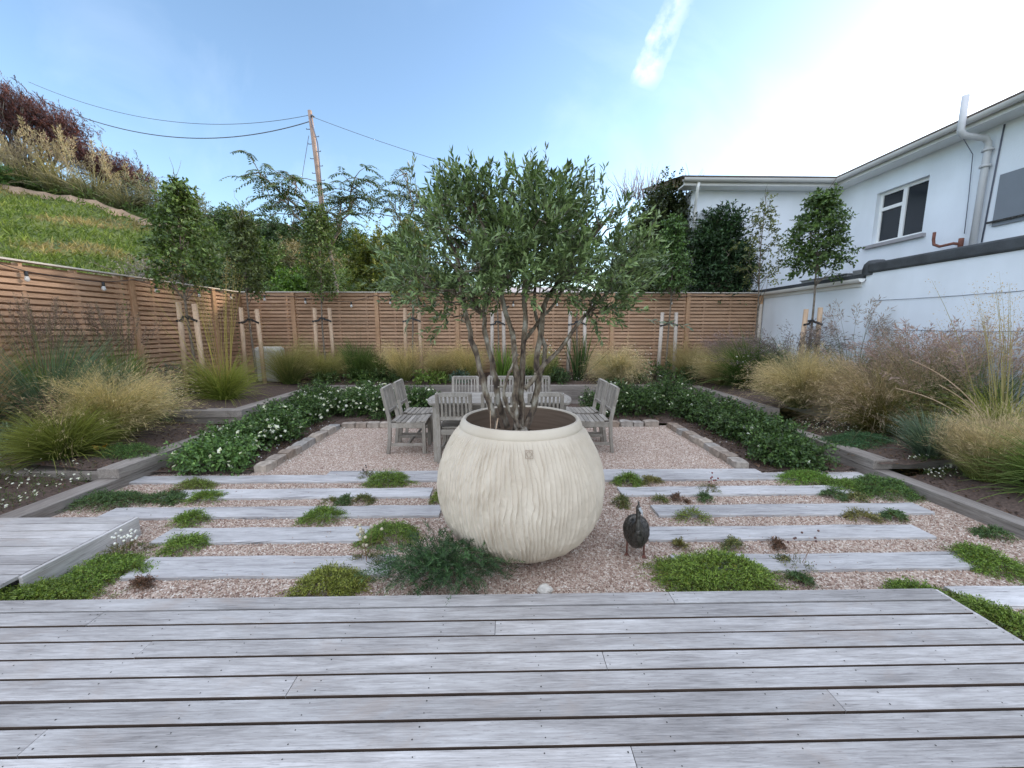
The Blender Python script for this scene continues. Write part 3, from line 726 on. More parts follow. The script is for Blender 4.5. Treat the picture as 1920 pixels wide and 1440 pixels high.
for pts, yo, r0 in ST:
    p = np.array([(X_(a) - PX, yo + .08 * math.sin(k * 1.3 + yo * 40) * k / 6 * (1 if yo > 0 else -1), Z_(b_) - .8) for k, (a, b_) in enumerate(pts)])
    t = np.linspace(0, len(p) - 1, (len(p) - 1) * 5 + 1); q = np.stack([np.interp(t, np.arange(len(p)), p[:, k]) for k in range(3)], 1)
    ker = np.ones(5) / 5
    qs = q.copy()
    for k in range(3): qs[2:-2, k] = np.convolve(q[:, k], ker, 'valid')
    qs += (noise(qs * 14 + yo * 10, 3)[:, None] - .5) * [.022, .02, 0]
    rad = r0 * .88 * np.linspace(1.15, .38, len(qs)) * (1 + (noise(qs * 30, 8) - .5) * .35)
    tm.tube(qs, rad, 10); stem_pts.append(qs)
    for _ in range(3):
        kk = rng.integers(3, len(qs) - 2)  # pruning knuckles
        tm.tube([qs[kk], qs[kk] + rng.normal(0, 1, 3) * [.02, .02, .008]], [rad[kk] * .8, rad[kk] * .45], 7)
tm.lathe([(.0, .07), (.05, .06), (.075, .0), (.085, -.05), (.12, -.10)], (X_(975) - PX, 0, 0), 16)
sp = np.concatenate(stem_pts); up_pts = sp[sp[:, 2] > .75]
# crown clumps
def in_crown(p):
    x, y, z = p
    a = ((x + .01) / .77) ** 2 + ((y) / .58) ** 2 + ((z - 1.30) / .345) ** 2
    b_ = ((x - .50) / .32) ** 2 + (y / .42) ** 2 + ((z - 1.12) / .28) ** 2
    c_ = ((x + .62) / .22) ** 2 + (y / .4) ** 2 + ((z - 1.08) / .25) ** 2
    return min(a, b_, c_)
cl = []
while len(cl) < 124:
    p = rng.uniform([-1, -.75, .8], [1.15, .75, 1.9])
    q = in_crown(p)
    if q < 1 and (q > .18 or rng.uniform() < .35) and noise(p[None] * 4.2, 21)[0] > .42: cl.append(p)
cl = np.array(cl)
for c in cl:
    d = np.linalg.norm((up_pts - c) * [1, 1, 1.2] , axis=1) + np.where(up_pts[:, 2] > c[2] - .05, .5, 0)
    a = up_pts[np.argmin(d)]
    tm.tube(branch_path(a, c, .04, .16, 7), np.linspace(.0085, .003, 7), 5)
tm.build('trunk', M['olive_bark'], olive)
mb = MB(); ns = 14
P, d = blob(len(cl) * ns, (0, 0, 0), (1, 1, 1), power=.6)
P = np.repeat(cl, ns, 0) + P * .12
D = d * .85 + np.array([0, 0, .5]) + nrm(np.repeat(cl, ns, 0) - [0, 0, 1.0]) * .55
sprigs(mb, P, D, rng.uniform(.08, .17, len(P)), 13, .052, .0165, .68, (.042, .07, .022), (.165, .22, .085), .12, .05, .25, stem=((.13, .11, .075), .0025), vary=.4)
# long new shoots standing up out of the top and out at the side
T = []; TD = []
for px, py in [(780, 300), (803, 310), (830, 300), (868, 315), (915, 300), (938, 312), (970, 320), (1025, 285), (1045, 330), (1108, 325), (1150, 325), (738, 330), (1085, 335), (1190, 370), (880, 335), (1125, 335), (995, 330), (850, 320), (760, 325), (1010, 320)]:
    T.append((X_(px) - PX, rng.uniform(-.1, .3), Z_(py) - .8 - .33)); TD.append((rng.normal(0, .15), rng.normal(0, .1), 1))
T += [(.74, -.1, 1.0), (.78, -.05, 1.03), (.75, -.3, .82), (-.68, -.1, 1.0)]; TD += [(.8, -.1, .5), (.7, -.2, .55), (.8, -.2, -.15), (-.3, 0, -.8)]
sprigs(mb, T, TD, .27, 15, .05, .014, .5, (.06, .08, .045), (.17, .20, .13), .02, .0, .12, stem=((.2, .2, .12), .003))
mb.build('crown', M['olive_leaf'], olive)
mb = MB(); mb.tube([(PX - .21, PY - .26, .715), (PX - .16, PY - .2, .97)], .004, 5); mb.tube([(PX - .21, PY - .13, .715), (PX - .215, PY - .1, 1.0)], .003, 5)
tag(mb.build('bamboo_cane', M['stake']), 'thin split bamboo cane leaning on the olive stems inside the pot', 'cane')

# ================================================================== TABLE AND CHAIRS
tb = thing('dining_table', 'weathered grey teak dining table with bowed ends on the gravel', 'table', (-.06, 4.77, 0))
TZ = .715
def outline(hx, hy, bow, n=14):
    t = np.linspace(-1, 1, n)
    rgt = [(hx + bow * (1 - k * k), hy * k) for k in t]; return rgt + [(-x, -y) for x, y in rgt]
def slab(mb, poly, z0, z1):
    n = len(poly); v = [(x, y, z) for z in (z0, z1) for x, y in poly]
    mb.add(v, [list(range(n))[::-1], list(range(n, 2 * n))]) if False else None
    b0 = mb.n; mb.add(v, [[i, (i + 1) % n, n + (i + 1) % n, n + i] for i in range(n)])
    mb.f.append((np.array([list(range(n - 1, -1, -1))]) + b0, 0, False)); mb.f.append((np.array([list(range(n, 2 * n))]) + b0, 0, False))
mb = MB(); slab(mb, outline(.80, .40, .09), TZ - .03, TZ - .006)
for k in range(9):
    y0 = -.39 + k * .0868; hx = .76 + .08 * (1 - (abs(y0 + .043) / .4) ** 2); mb.box(-hx, hx, y0 + .003, y0 + .0835, TZ - .006, TZ)
mb.build('tabletop', M['teak'], tb, bevel=.002)
mb = MB()
for s in (-1, 1): mb.box(-.70, .70, s * .33 - .012, s * .33 + .012, TZ - .12, TZ - .03); mb.box(s * .72 - .012, s * .72 + .012, -.33, .33, TZ - .12, TZ - .03)
mb.build('apron', M['teak'], tb)
for sx in (-1, 1):
    for sy in (-1, 1):
        mb = MB(); mb.box(sx * .74 - .04, sx * .74 + .04, sy * .33 - .04, sy * .33 + .04, 0, TZ - .03); mb.build('leg', M['teakz'], tb, bevel=.004)

def make_chair():
    t = thing('garden_chair', 'x', 'chair', (0, 0, 0), 0, 'teak chairs round the table')
    W, Dp, SH, Ht = .188, .21, .42, .835
    lean = lambda z: -Dp - max(0, z - SH) * .19
    for s in (-1, 1):
        mb = MB(); mb.box(s * W - .021, s * W + .021, Dp - .022, Dp + .022, 0, SH - .02); mb.build('leg', M['teakz'], t, bevel=.003)
        mb = MB()
        zs = [0, .2, SH, .6, Ht]
        ys = [-Dp - .035, -Dp - .008, -Dp, lean(.6), lean(Ht)]
        for a in range(4): mb.bar((s * W, ys[a], zs[a]), (s * W, ys[a + 1], zs[a + 1] + .001), .04, .042, (0, 1, 0))
        mb.build('leg', M['teakz'], t, bevel=.003)
    mb = MB()
    for k in range(7):
        y0 = -Dp + .02 + k * .061; mb.box(-W - .015 + .04 * (k == 0), W + .015 - .04 * (k == 0), y0, y0 + .052, SH - .014 - .012 * math.sin(k / 6 * math.pi), SH + .004 - .012 * math.sin(k / 6 * math.pi))
    mb.box(-W - .012, W + .012, Dp + .012, Dp + .034, SH - .02, SH + .002)
    mb.build('seat', M['teak'], t, bevel=.003)
    mb = MB()
    for s in (-1, 1):
        mb.box(s * W - .012, s * W + .012, -Dp + .02, Dp - .022, SH - .085, SH - .022)
    mb.box(-W + .02, W - .02, Dp - .012, Dp + .012, SH - .085, SH - .022); mb.box(-W + .02, W - .02, -Dp - .01, -Dp + .012, SH - .085, SH - .022)
    mb.build('seat_rail', M['teak'], t, bevel=.002)
    mb = MB()
    for s in (-1, 1): mb.box(s * W - .01, s * W + .01, -Dp - .015, Dp - .02, .10, .135)
    mb.box(-W + .01, W - .01, -.015, .015, .104, .13)
    mb.build('stretcher', M['teak'], t, bevel=.002)
    br = MB()
    def at(x, z): return (x, lean(z), z)
    br.bar(at(-W + .0, Ht - .015), at(W - .0, Ht - .015), .026, .05, (0, .19, 1)); br.bar(at(-W + .01, .535), at(W - .01, .535), .024, .045, (0, .19, 1))
    for k in range(7):
        x = -W + .048 + k * (2 * W - .096) / 6; br.bar(at(x, .55), at(x, Ht - .035), .024, .014, (0, 1, 0))
    br.build('backrest', M['teakz'], t, bevel=.002)
    return t
chairs = [(-1.23, 4.91, -90, 'teak chair at the left table end, nearest the deck'), (-1.22, 5.42, -90, 'teak chair at the left table end, farther one next to the retaining wall'),
          (1.13, 4.91, 90, 'teak chair at the right table end, nearest the deck'), (1.12, 5.40, 90, 'teak chair at the right table end, farther one next to the retaining wall'),
          (-.58, 4.60, 0, 'teak chair with its back to the deck, left of the pot'), (-.07, 4.60, 0, 'teak chair with its back to the deck, hidden most by olive stems'), (.47, 4.60, 0, 'teak chair with its back to the deck, right of the olive stems'),
          (-.60, 5.62, 180, 'teak chair beyond the table facing us, clear of the olive stems'), (-.06, 5.62, 180, 'teak chair beyond the table facing us, behind the left olive stems'), (.50, 5.62, 180, 'teak chair beyond the table facing us, behind the right olive stems')]
ch0 = make_chair()
for i, (x, y, a, lab) in enumerate(chairs):
    o = ch0 if i == 0 else copy_tree(ch0)
    o.location = (x, y, 0); o.rotation_euler = (0, 0, R(a + rng.normal(0, 1.0))); o['label'] = lab

# ================================================================== BIRD
bird = thing('bird_sculpture', 'dark metal guinea fowl sculpture standing on the gravel by the pot', 'sculpture', (.905, 2.47, 0), R(-16))
mb = MB()
# spine from tail to beak: y, z, half width, half height ; neck rises at the front (toward the deck)
SPN = [(.19, .10, .004, .004), (.165, .115, .028, .016), (.13, .14, .055, .045), (.085, .165, .075, .072), (.035, .18, .086, .095), (-.02, .185, .083, .108), (-.06, .20, .066, .098), (-.095, .235, .036, .06), (-.112, .28, .02, .032), (-.115, .31, .0145, .02), (-.112, .35, .0135, .017), (-.108, .38, .0155, .019), (-.108, .402, .015, .016), (-.11, .418, .004, .004)]
sp_ = np.array(SPN); t = np.linspace(0, len(sp_) - 1, 70); q = np.stack([np.interp(t, np.arange(len(sp_)), sp_[:, k]) for k in range(4)], 1)
for k in range(4): q[2:-2, k] = np.convolve(q[:, k], np.ones(5) / 5, 'valid')
kk = 40; a = np.arange(kk) * 2 * np.pi / kk
tg = nrm(np.gradient(q[:, :2], axis=0)); un = np.stack([tg[:, 1], -tg[:, 0]], 1); un *= np.sign(un[:, 1:2] + .3)
vv = []
for r_, u_ in zip(q, un):
    b_ = np.stack([r_[2] * np.cos(a), r_[0] + u_[0] * r_[3] * np.sin(a), r_[1] + u_[1] * r_[3] * np.sin(a)], 1); vv.append(b_)
vv = np.concatenate(vv)
fe = noise(vv * [120, 60, 60], 3) * .006 + noise(vv * 200, 4) * .002
ctr = np.repeat(np.stack([q[:, 0] * 0, q[:, 0], q[:, 1]], 1), kk, 0); vv = vv + nrm(vv - ctr) * (fe * np.clip(np.repeat(q[:, 2], kk) / .06, .1, 1))[:, None]
i, j = np.meshgrid(np.arange(69), np.arange(kk), indexing='ij'); i, j = i.ravel(), j.ravel(); j2 = (j + 1) % kk
mb.add(vv, np.stack([i * kk + j, i * kk + j2, (i + 1) * kk + j2, (i + 1) * kk + j], 1), smooth=True)
mb.build('body', M['iron'], bird)
mb = MB(); mb.tube([(.004, -.115, .398), (.018, -.128, .38), (.026, -.136, .355)], [.011, .008, .002], 8); mb.build('beak', M['leadgrey'], bird)
mb = MB(); mb.tube([(0, -.105, .415), (0, -.10, .428), (-.004, -.088, .432)], [.006, .007, .003], 6); mb.build('crest', M['iron'], bird)
for s in (-1, 1):
    mb = MB(); mb.tube([(s * .055, .0, .13), (s * .056, .005, .07), (s * .057, -.005, .008)], [.010, .006, .006], 8)
    for f in (-.5, 0, .5): mb.tube([(s * .057, -.005, .012), (s * .057 + f * .03, -.045, .010)], [.006, .003], 6)
    mb.tube([(s * .057, -.005, .012), (s * .057, .025, .010)], [.006, .003], 6); mb.build('leg', M['rust'], bird)
# pale stone by the deck
mb = MB(); d = nrm(rng.normal(size=(400, 3)))
g1, g2 = np.meshgrid(np.linspace(0, np.pi, 14), np.arange(22) * 2 * np.pi / 22, indexing='ij')
v = np.stack([np.sin(g1) * np.cos(g2), np.sin(g1) * np.sin(g2), np.cos(g1)], -1).reshape(-1, 3)
v = v * (.8 + .4 * noise(v * 1.7 + 5, 3)[:, None] + .12 * noise(v * 5, 6)[:, None]) * [.042, .03, .03]
i, j = np.meshgrid(np.arange(13), np.arange(22), indexing='ij'); i, j = i.ravel(), j.ravel(); j2 = (j + 1) % 22
mb.add(v, np.stack([i * 22 + j, (i + 1) * 22 + j, (i + 1) * 22 + j2, i * 22 + j2], 1))
tag(mb.build('pebble', M['rock'], loc=(.235, 2.09, .02)), 'single pale rough stone lying between pot and deck edge', 'stone')

# ================================================================== FENCES
FT = 2.385
def fence(name, label, loc, rz, x0, x1, posts, zb):
    root = thing(name, label, 'fence', loc, rz)
    xs = [x0] + posts + [x1]
    for p in posts:
        mb = MB(); mb.box(p - .045, p + .045, -.055, .045, zb - .3, FT - .004); mb.build('post', M['post'], root, bevel=.004)
    mb = MB(); mb.box(x0, x1, -.055, .06, FT, FT + .022); mb.build('cap_rail', M['cap'], root, bevel=.003)
    for a, b in zip(xs[:-1], xs[1:]):
        if b - a < .12: continue
        mb = MB(); z = zb; k = 0; a2, b2 = a + (.047 if a in posts else 0), b - (.047 if b in posts else 0)
        while z < FT - .06:
            d = rng.normal(0, .0015)
            mb.box(a2, b2, -.022 + d, -.004 + d, z, z + .053)
            mb.box(a2, b2, .082 + d, .098 + d, z + .034, z + .034 + .058)
            z += .079
        q = a2 + .35
        while q < b2 - .1:
            mb.box(q - .02, q + .02, -.003, .081, zb, FT - .01); q += .62
        mb.box(a2, a2 + .03, -.002, .028, zb, FT - .01); mb.box(b2 - .03, b2, -.002, .028, zb, FT - .01)
        mb.build('slat_panel', M['fence'], root)
    return root
fence('slatted_fence', 'horizontal cedar slat fence across the back of the garden', (0, 9.0, 0), 0, -5.94, 5.98, [-4.79, -2.91, -1.08, .73, 2.49, 4.24, 5.93], .42)
fence('slatted_fence', 'warm cedar slat fence along the left side below the hill', (-6.0, 0, 0), R(90), .9, 9.06, [1.1, 2.84, 4.64, 6.43, 8.17, 8.98], .22)

# ---- festoon lights
def festoon(label, pts, bulbs):
    root = thing('festoon_lights', label, 'string lights', pts[0], 0)
    o = np.array(pts[0]); P = []
    for a, b in zip(pts[:-1], pts[1:]):
        a, b = np.array(a), np.array(b); L = np.linalg.norm(b - a)
        for t in np.linspace(0, 1, 10, endpoint=False): P.append(a + (b - a) * t - np.array([0, 0, 1]) * 4 * t * (1 - t) * .015 * L)
    P.append(np.array(pts[-1])); mb = MB(); mb.tube(np.array(P) - o, .0055, 5); mb.build('cable', M['black'], root)
    for b in bulbs:
        b = np.array(b) - o
        mb = MB(); mb.lathe([(.004, .0), (.017, -.006), (.019, -.05), (.016, -.06)], b, 10); s = mb.build('bulb_socket', M['black'], root)
        mb = MB(); mb.lathe([(.015, -.058), (.019, -.072), (.025, -.092), (.026, -.106), (.018, -.122), (.002, -.128)], b, 12); mb.build('bulb', M['bulb'], root)
BL = [(-5.92, y, z) for y, z in ((3.6, 2.25), (5.02, 2.27), (5.94, 2.25), (6.81, 2.30), (7.74, 2.30), (8.62, 2.33))]
festoon('string of clear bulbs on a black cable along the left fence', [(-5.925, 2.84, 2.34), BL[0], (-5.925, 4.64, 2.36), BL[1], BL[2], (-5.925, 6.43, 2.35), BL[3], BL[4], (-5.925, 8.17, 2.36), BL[5], (-5.93, 8.9, 2.36)], BL)
BB = [(x, 8.92, z + .03) for x, z in ((-5.38, 2.29), (-4.48, 2.23), (-3.46, 2.15), (-2.58, 2.22), (-1.59, 2.16), (-.74, 2.21), (.2, 2.17), (1.2, 2.18), (2.0, 2.2), (3.83, 2.22))]
festoon('string of clear bulbs on a black cable along the back fence', [(-5.93, 8.92, 2.36), BB[0], (-4.79, 8.925, 2.3), BB[1], BB[2], (-2.91, 8.925, 2.33), BB[3], BB[4], (-1.08, 8.925, 2.3), BB[5], BB[6], (.73, 8.925, 2.33), BB[7], BB[8], (2.49, 8.925, 2.31), (3.1, 8.92, 2.27), BB[9], (4.24, 8.925, 2.33), (5.9, 8.92, 2.34)], BB)

# ================================================================== YOUNG STAKED TREES
def young_tree(x, y, h, z0, z1, rad, label, n_cl, cA, cB, nl=7, ll=.066, lw=.042, seed=0, twiggy=0, lean=0.0, sparse=False, tie=True, stakes=(-.19, .19), sh=1.93, mat='stake', where='', sl=None):
    b = gz(x, y); root = thing('young_hornbeam', label, 'tree', (x, y, b), 0, 'young staked trees')
    tm = MB(); top = h - b
    zz = np.linspace(0, 1, 14); tx = lean * zz + .02 * np.sin(zz * 7 + x); ty = .02 * np.cos(zz * 5 + y)
    path = np.stack([tx, ty, zz * (top - .15)], 1); tm.tube(path, np.linspace(.024, .006, 14), 8)
    mb = MB(); cl = []
    for k in range(n_cl):
        u = (k + .5) / n_cl; z = z0 + (z1 - z0) * u
        prof = rad * rng.uniform(.75, 1.3) * (.5 + .5 * math.sin(min(1, u * 1.1 + .14) * math.pi) ** .8) * (1 - .65 * max(0, u - .5) / .5)
        a = k * 2.4 + rng.normal(0, .5); r_ = prof * math.sqrt(rng.uniform(.15, 1))
        cl.append((lean * z / top + r_ * math.cos(a), r_ * math.sin(a), z - b))
        zb = max(.0, z - b - r_ * .9); i = min(13, zb / (top - .15) * 13); p0 = path[int(i)]
        if k % 2 == 0: tm.tube(branch_path(p0, cl[-1], -.03, .08, 5), [.008, .007, .006, .004, .003], 5)
    for _ in range(twiggy):
        p0 = path[-1 - rng.integers(0, 3)]; e = p0 + np.array([rng.normal(0, .12), rng.normal(0, .12), rng.uniform(.25, .5)])
        tm.tube(branch_path(p0, e, 0, .1, 4), [.005, .004, .003, .0018], 4)
    tm.build('trunk', M['bark'], root)
    cl = np.array(cl); ns = 12 if not sparse else 7
    P, d = blob(len(cl) * ns, (0, 0, 0), (1, 1, 1), power=.5)
    P = np.repeat(cl, ns, 0) + P * (.115 if not sparse else .11) * np.repeat(rng.uniform(.6, 1.35, len(cl)), ns)[:, None]
    D = d * .8 + np.repeat(nrm(cl * [1, 1, 0] + 1e-4), ns, 0) * .5 + np.array([0, 0, .35])
    sprigs(mb, P, D, rng.uniform(.09, .2, len(P)), nl, ll, lw, .95, cA, cB, .35, -.05, .25, stem=((.10, .075, .05), .0022))
    mb.build('crown', M['leaf'], root)
    for s in stakes:
        mb = MB(); mb.tube([(0, 0, -.05), (-s * .18, 0, sh - b)], [.042, .039], 10); 
        o = mb.build('tree_stake', M[mat], loc=(x + s, y - .02, gz(x + s, y)), rot=(0, 0, 0))
        tag(o, f'round timber stake on the {"left" if s < 0 else "right"} of the {where}', 'stake', 'tree stakes')
    if tie and len(stakes) > 1:
        mb = MB(); zt = sh - .27
        p = [(stakes[0] * 1.0 - .02, -.055, zt - .02), (stakes[0] * .4, -.05, zt + .0), (-.04, -.045, zt + .05), (.0, -.05, zt + .055), (.04, -.045, zt + .03), (stakes[1] * .5, -.055, zt + .02), (stakes[1] * .95 + .02, -.055, zt - .02)]
        for a_, b_ in zip(p[:-1], p[1:]): mb.bar(a_, b_, .012, .036)
        mb.tube([(-.035, 0, zt + .05), (0, -.04, zt + .05), (.035, 0, zt + .05), (0, .04, zt + .05), (-.035, 0, zt + .05)], .018, 6)
        tag(mb.build('tree_tie', M['black'], loc=(x, y, 0)), f'black rubber strap tying the {where} to its stakes', 'tree tie', 'tree ties')
G1, G2, G3 = (.035, .06, .016), (.10, .145, .035), (.15, .17, .04)
young_tree(-5.12, 6.4, 3.95, 2.3, 3.75, .37, 'bushy young tree standing against the left fence, tallest leafy column on the left', 64, G1, G2, twiggy=7, lean=.05, where='bushy tree by the left fence', sh=1.98, stakes=(-.12, .18))
young_tree(-5.15, 8.0, 4.0, 2.35, 3.75, .25, 'slim young tree in the fence corner above the golden oat stems', 44, (.04, .055, .016), (.11, .13, .04), twiggy=6, where='slim tree in the fence corner', sh=1.98, mat='stake')
young_tree(-3.92, 8.5, 4.1, 2.35, 4.0, .31, 'slim young tree before the back fence in front of the pinnate tree', 48, (.035, .055, .016), (.10, .14, .035), where='slim tree before the pinnate tree', sh=2.02, mat='stake')
young_tree(-2.0, 8.5, 3.9, 2.4, 3.75, .48, 'young tree with yellowing leaves by the back fence, left of the olive crown', 52, (.045, .055, .012), (.17, .16, .03), where='yellowing tree left of the olive', sh=2.02, stakes=(-.18, .18))
young_tree(-.15, 8.5, 3.7, 2.4, 3.5, .35, 'young tree by the back fence mostly hidden behind the olive stems', 30, G1, G2, where='tree hidden behind the olive stems', sh=1.95, stakes=(-.14, .15), mat='stake_grey')
young_tree(1.6, 8.5, 3.7, 2.4, 3.5, .35, 'young tree by the back fence behind the right part of the olive crown', 30, G1, G2, where='tree behind the right olive crown', sh=1.95, stakes=(-.2, .18), mat='stake_grey')
young_tree(3.62, 8.5, 4.0, 2.4, 3.85, .30, 'young tree by the back fence in front of the ivy covered corner', 52, (.03, .06, .018), (.09, .15, .04), where='tree before the ivy', sh=1.93, stakes=(-.2, .17), mat='stake_grey')
young_tree(5.55, 8.5, 4.4, 2.55, 4.2, .46, 'sparse young tree at the corner of fence and white wall', 34, (.04, .06, .02), (.15, .15, .05), sparse=True, twiggy=4, where='sparse tree at the white wall', sh=2.1, stakes=(.08,), mat='stake_grey', ll=.05)
young_tree(5.5, 6.9, 4.0, 2.62, 3.85, .37, 'dense young tree with clear stem standing before the white house wall', 62, (.025, .05, .014), (.085, .13, .03), twiggy=3, where='dense tree before the white wall', sh=1.93, stakes=(-.14, .17), mat='stake')

# ================================================================== GRASSES AND PERENNIALS
STRAW = (.47, .36, .21); PALE = (.55, .43, .28); GRN = (.06, .085, .02); YG = (.14, .16, .03); BLUE = (.085, .12, .085); DK = (.03, .05, .02); PINK = (.30, .20, .17); PURP = (.15, .105, .10)
def at_(x, y): return (x, y, gz(x, y))
def tuft(name, label, cat, x, y, fn, group=None):
    root = thing(name, label, cat, at_(x, y), 0, group); fn(root); return root
def feather(label, x, y, H, n_=900, lean=(0, 0), spread=30, droop=75, cB=(.11, .12, .035), cT=STRAW, r0=.09, group='feather grasses', w=.0036, tipp=1.4):
    cT = np.minimum(np.array(cT) * [1.14, 1.18, 1.12], .62); cB = np.array(cB) * .6 + np.array([.085, .14, .032]) * .4
    n = int(n_ * 2.1); droop = droop * 1.15; lean = (lean[0] + rng.normal(0, .16), lean[1] + rng.normal(0, .12))
    def fn(root):
        mb = MB(); grass(mb, n, (0, 0, 0), r0, H, spread, droop, w, cB, cT, lean, 6, tipp=tipp)
        grass(mb, n // 2, (0, 0, 0), r0, H * .8, spread, droop * .7, w * 1.1, cB, mixcol(cB, cT, [.35])[0], lean, 5)
        grass(mb, n // 16, (0, 0, 0), r0 * 1.1, H * .95, spread * 1.3, droop * .8, w * 2.4, cB, mixcol(cB, cT, [.55])[0], (lean[0] + rng.normal(0, .2), lean[1] + rng.normal(0, .2)), 5, hv=(.4, 1.2))
        mb.build('blades', M['blade'], root)
        mb = MB(); plumes(mb, n // 4, (0, 0, 0), r0 * .8, H * 1.15, spread * 1.05, droop * 1.05, .55, 24, .055, .003, .04, cT, np.array(cT) * 1.08, lean, .0028)
        mb.build('seed_heads', M['blade'], root)
    return tuft('feather_grass', label, 'ornamental grass', x, y, fn, group)
def greengrass(label, x, y, H, n_=700, cB=DK, cT=(.14, .19, .05), spread=30, droop=60, r0=.1, w=.007, lean=(0, 0), heads=None, name='ornamental_grass', group='green grasses'):
    n = int(n_ * 1.5) if n_ > 150 else n_
    def fn(root):
        mb = MB(); grass(mb, n, (0, 0, 0), r0, H, spread, droop, w, cB, cT, lean, 5); mb.build('blades', M['blade'], root)
        if heads:
            hb = MB(); plumes(hb, *heads[:1], (0, 0, 0), r0 * .7, *heads[1:]); hb.build('seed_heads', M['blade'], root)
    return tuft(name, label, 'ornamental grass', x, y, fn, group)
# ---- left bed
greengrass('big rounded mid-green grass mound at the lower left, front of the left bed', -4.62, 3.98, .60, 1700, (.045, .06, .012), (.19, .20, .045), 42, 70, .11, .0065)
feather('blond feather grass flopping right over the left bed edge', -4.72, 4.62, .85, 1500, (.75, -.10), 24, 70, (.10, .115, .03), (.50, .38, .22))
greengrass('dark blue-green switch grass before the left fence', -5.35, 4.55, 1.05, 900, (.035, .055, .03), (.11, .16, .10), 22, 40, .16, .008)
def reedgrass(label, x, y, H, n=70, cP=(.15, .105, .085)):
    def fn(root):
        mb = MB(); grass(mb, 800, (0, 0, 0), .13, H * .62, 10, 24, .009, (.045, .08, .015), (.13, .19, .04), K=5); mb.build('blades', M['blade'], root)
        mb = MB(); plumes(mb, n, (0, 0, 0), .13, H, 9, 6, .2, 60, .03, .0065, .012, (.13, .14, .06), cP, (0, 0), .006); mb.build('seed_heads', M['blade'], root)
    return tuft('feather_reed_grass', label, 'ornamental grass', x, y, fn, 'reed grasses')
reedgrass('upright reed grass with dark plumes, left one of the pair before the left fence', -5.52, 4.72, 1.52)
reedgrass('upright reed grass with dark plumes, nearest the second left fence post', -5.45, 5.5, 1.5, 90)
greengrass('small purple-tinged grass with reddish plumes behind the big green mound', -5.1, 4.3, .5, 300, (.05, .05, .03), (.16, .11, .09), 30, 50, .1, .005, (0, 0), (40, .62, 18, 25, .35, 30, .03, .0035, .03, (.12, .08, .06), (.26, .15, .13)))
feather('rusty brown airy grass against the left fence at the picture edge', -5.5, 3.85, 1.15, 240, (0, 0), 16, 45, (.14, .09, .045), (.33, .21, .12), .13)
bush('fleabane_bush', 'dark leafy shrub below the reed grass plumes by the left fence', 'shrub', (-5.2, 5.05, gz(-5.2, 5.05) + .36), (.5, .38, .38), 60, 12, .12, 8, .04, .018, (.03, .055, .02), (.09, .13, .05), 'bed shrubs', flower=(14, .03, (.75, .75, .72)))
bush('grey_leaf_bush', 'small grey-green upright bush at the foot of the stakes by the left fence', 'shrub', (-5.55, 6.5, .76), (.26, .2, .22), 24, 10, .14, 10, .028, .010, (.06, .085, .06), (.15, .19, .15), 'bed shrubs', up=.5)
bush('pale_herb', 'pale grey-green herb with upright leaf spikes behind the big green mound', 'herb', (-5.15, 4.02, .36), (.16, .14, .2), 14, 9, .16, 10, .035, .013, (.09, .13, .07), (.22, .27, .15), 'bed shrubs', up=.6)
def oat(label, x, y, n, H, lean, H2, cS=(.34, .27, .08), big=True):
    def fn(root):
        mb = MB(); grass(mb, 1300, (0, 0, 0), .15, H, 40, 72, .006, (.10, .135, .02), (.30, .29, .08), K=6); mb.build('blades', M['blade'], root)
        mb = MB(); plumes(mb, n, (0, 0, 0), .12, H2, 15, 8, .3, 60, .018, .006, .11, cS, (.48, .33, .16), lean, .0085, hv=(.75, 1.1)); mb.build('seed_heads', M['blade'], root)
    return tuft('golden_oat_grass', label, 'ornamental grass', x, y, fn, 'oat grasses')
oat('golden oat grass with tall yellow stems above the dark left cross beams', -4.62, 6.35, 40, .84, (.02, 0), 2.1)
bush('nasturtium', 'low plant with a yellow and orange bloom at the left bed step', 'flower', (-4.42, 4.2, .22), (.10, .08, .07), 8, 5, .07, 4, .03, .022, (.06, .1, .02), (.16, .17, .03), None, trunk=False, flower=(2, .06, (.75, .40, .04)))
mb = MB(); P = np.array([(-4.40, 4.17, .27), (-4.34, 4.15, .245), (-4.44, 4.15, .25)]); leaves(mb, P, [(.5, -.2, .35), (1, -.2, .05), (-.2, -.3, .5)], [(0, -.5, 1)] * 3, [.1, .12, .08], [.07, .06, .06], [(.75, .34, .03), (.72, .55, .05), (.7, .45, .1)])
tag(mb.build('yellow_leaf', M['petal']), 'bright yellow and orange leaves low beside the blond grass on the left', 'leaf')
# ---- back bed, left to right
feather('olive-brown feather grass by the inner left corner of the retaining wall', -4.55, 8.2, .85, 900, (.03, 0), 22, 45, (.06, .075, .02), (.26, .22, .10), .14, tipp=1.8)
feather('olive-yellow feather grass between the stakes of the slim back tree', -3.93, 8.42, .68, 900, (0, 0), 25, 50, (.08, .10, .025), (.33, .28, .12), .12, tipp=1.8)
greengrass('tall deep green moor grass before the second back fence post', -3.2, 8.55, .85, 1000, (.025, .05, .012), (.10, .14, .04), 22, 35, .16, .007, (0, 0), (16, 1.5, 8, 6, .25, 26, .014, .004, .04, (.10, .09, .05), (.14, .10, .08)))
greengrass('dark green grass to the right of the moor grass', -2.72, 8.5, .62, 700, (.025, .045, .012), (.11, .14, .04), 24, 45, .14, .007)
feather('pale straw feather grass at the foot of the left stake of the yellowing tree', -2.2, 8.42, .74, 900, (-.02, 0), 20, 40, (.16, .15, .05), (.52, .40, .22), .10)
feather('soft straw feather grass left of the leftmost olive stem', -1.45, 8.6, .66, 800, (.05, 0), 24, 55, (.10, .11, .04), (.44, .34, .19), .12)
feather('golden feather grass behind the leftmost olive stem', -.82, 8.5, .70, 800, (0, 0), 20, 45, (.13, .13, .04), (.46, .35, .18), .11)
